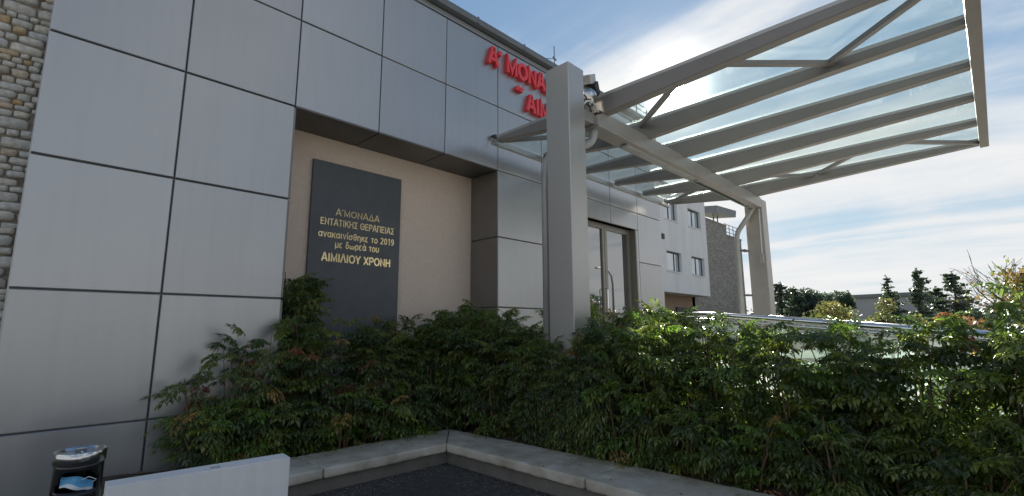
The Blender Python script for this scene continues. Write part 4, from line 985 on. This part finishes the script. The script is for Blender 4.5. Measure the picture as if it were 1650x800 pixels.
def twig_tree(name, x, y, h, label, seed, spread, cols, leafside):
    rng = random.Random(seed); T = thing(name, label, 'tree', (x, y, 0)); br = MB(); pts = []
    def grow(p, d, l, r, depth):
        q = p + d * l; mid = p + d * l * .5 + Vector((rng.gauss(0, .03), rng.gauss(0, .03), 0)) * l
        br.tube([tuple(p), tuple(mid), tuple(q)], [r, r * .85, r * .68], 6 if depth < 2 else 4, cap=False)
        if depth >= 5:
            return
        if depth >= 2:
            side = (q.y) * leafside
            dens = 60 if side < .5 else (16 if side < .8 else 2)
            for k in range(dens):
                f = rng.random(); b = p.lerp(q, f); s = .09
                pts.append(((b.x + rng.gauss(0, s), b.y + rng.gauss(0, s), b.z + rng.gauss(0, s)),   .07 * rng.uniform(.6, 1.3), rng.choice(cols)))
        for k in range(3 if depth < 4 else 2):
            nd = (d + Vector((rng.gauss(0, spread), rng.gauss(0, spread), rng.gauss(.12, .25)))).normalized()
            grow(q, nd, l * rng.uniform(.62, .86), r * .62, depth + 1)
    for s in range(3):
        a = s * 2.1; grow(Vector((.02 * math.cos(a), .02 * math.sin(a), -.05)), Vector((.22 * math.cos(a), .22 * math.sin(a) , 1)).normalized(), h * .30, .045, 0)
    br.build('trunk', M['trunk'], T, smooth=True)
    V, Fc, C = clump_leaves(rng, pts, .05, cols); o = link('crown', leaf_mesh(V, Fc, C, M['needle']), T); o['kind'] = 'stuff'
    return T
twig_tree('tree', 14.0, -.95, 2.8, 'half bare tree with rusty olive leaves and thin twigs at the right edge', 51, .36, [(.20, .17, .05), (.13, .15, .045), (.24, .15, .06), (.15, .19, .05)], 1.0)
# distant tree line and low hills
rng = random.Random(77); pts = []
for k in range(420):
    a = R(rng.uniform(70, 118)); d_ = rng.uniform(85, 130); cx, cy = d_ * math.sin(a), d_ * math.cos(a); r = rng.uniform(1.2, 2.6); hh = rng.uniform(2.2, 4.8)
    c = rng.choice([(.05, .065, .035), (.07, .075, .04), (.10, .085, .05), (.045, .06, .04)])
    for q in range(46):
        pts.append(((cx + rng.gauss(0, r * .7), cy + rng.gauss(0, r * .7), max(.1, rng.gauss(hh * .55, hh * .3))), .75 * rng.uniform(.5, 1.2), c))
V, Fc, C = clump_leaves(rng, pts, .7, None, .25)
o = link('distant_trees', leaf_mesh(V, Fc, C, M['needle'])); tag(o, 'low band of distant olive brown trees along the horizon', 'trees', kind='stuff')
m = MB(); nh = 60
for k in range(nh + 1):
    a = R(40 + 100 * k / nh)
    hgt = 5.5 + 2.2 * math.sin(k * .31) + 1.2 * math.sin(k * .9 + 1)
    for (dd, z_) in ((270, -1), (330, hgt), (420, -1)): m.v.append((dd * math.sin(a), dd * math.cos(a), z_))
for k in range(nh):
    for j in range(2): a = k * 3 + j; m.f.append((a, a + 3, a + 4, a + 1)); m.m.append(0)
tag(m.build('hills', mat('hill_scrub', (.10, .12, .12), .97, 0, noise=(.05, .8, (.13, .13, .11))), smooth=True), kind='structure')
# things the door glass mirrors: street lamp and trees on the street side
LP = thing('street_lamp', 'tall curved arm street lamp beyond the right edge, seen mirrored in the door glass', 'street lamp', (25, -5.6, 0))
m = MB(); m.tube([(0, 0, 0), (0, 0, 3.9), (-.1, 0, 4.4), (-.5, 0, 4.75), (-1.1, 0, 4.8)], [.09, .06, .055, .045, .04], 10); m.build('pole', M['gutter'], LP, smooth=True)
m = MB(); m.obox((-1.35, 0, 4.77), (.3, 0, .02), (0, .11, 0), (0, 0, .05)); m.build('lamp_head', M['pipe'], LP, bevel=.02)
broadleaf('tree', 30, -12, 4.2, 5, 'round green street tree off to the right, mirrored in the door glass', 61, CONI + [(.05, .08, .03)], leaf=.28, n=3000)
broadleaf('tree', 36, -20, 5.2, 6, 'larger green street tree off to the right behind the round one', 62, CONI + [(.06, .08, .03)], leaf=.32, n=3000)
bpy.context.view_layer.update()
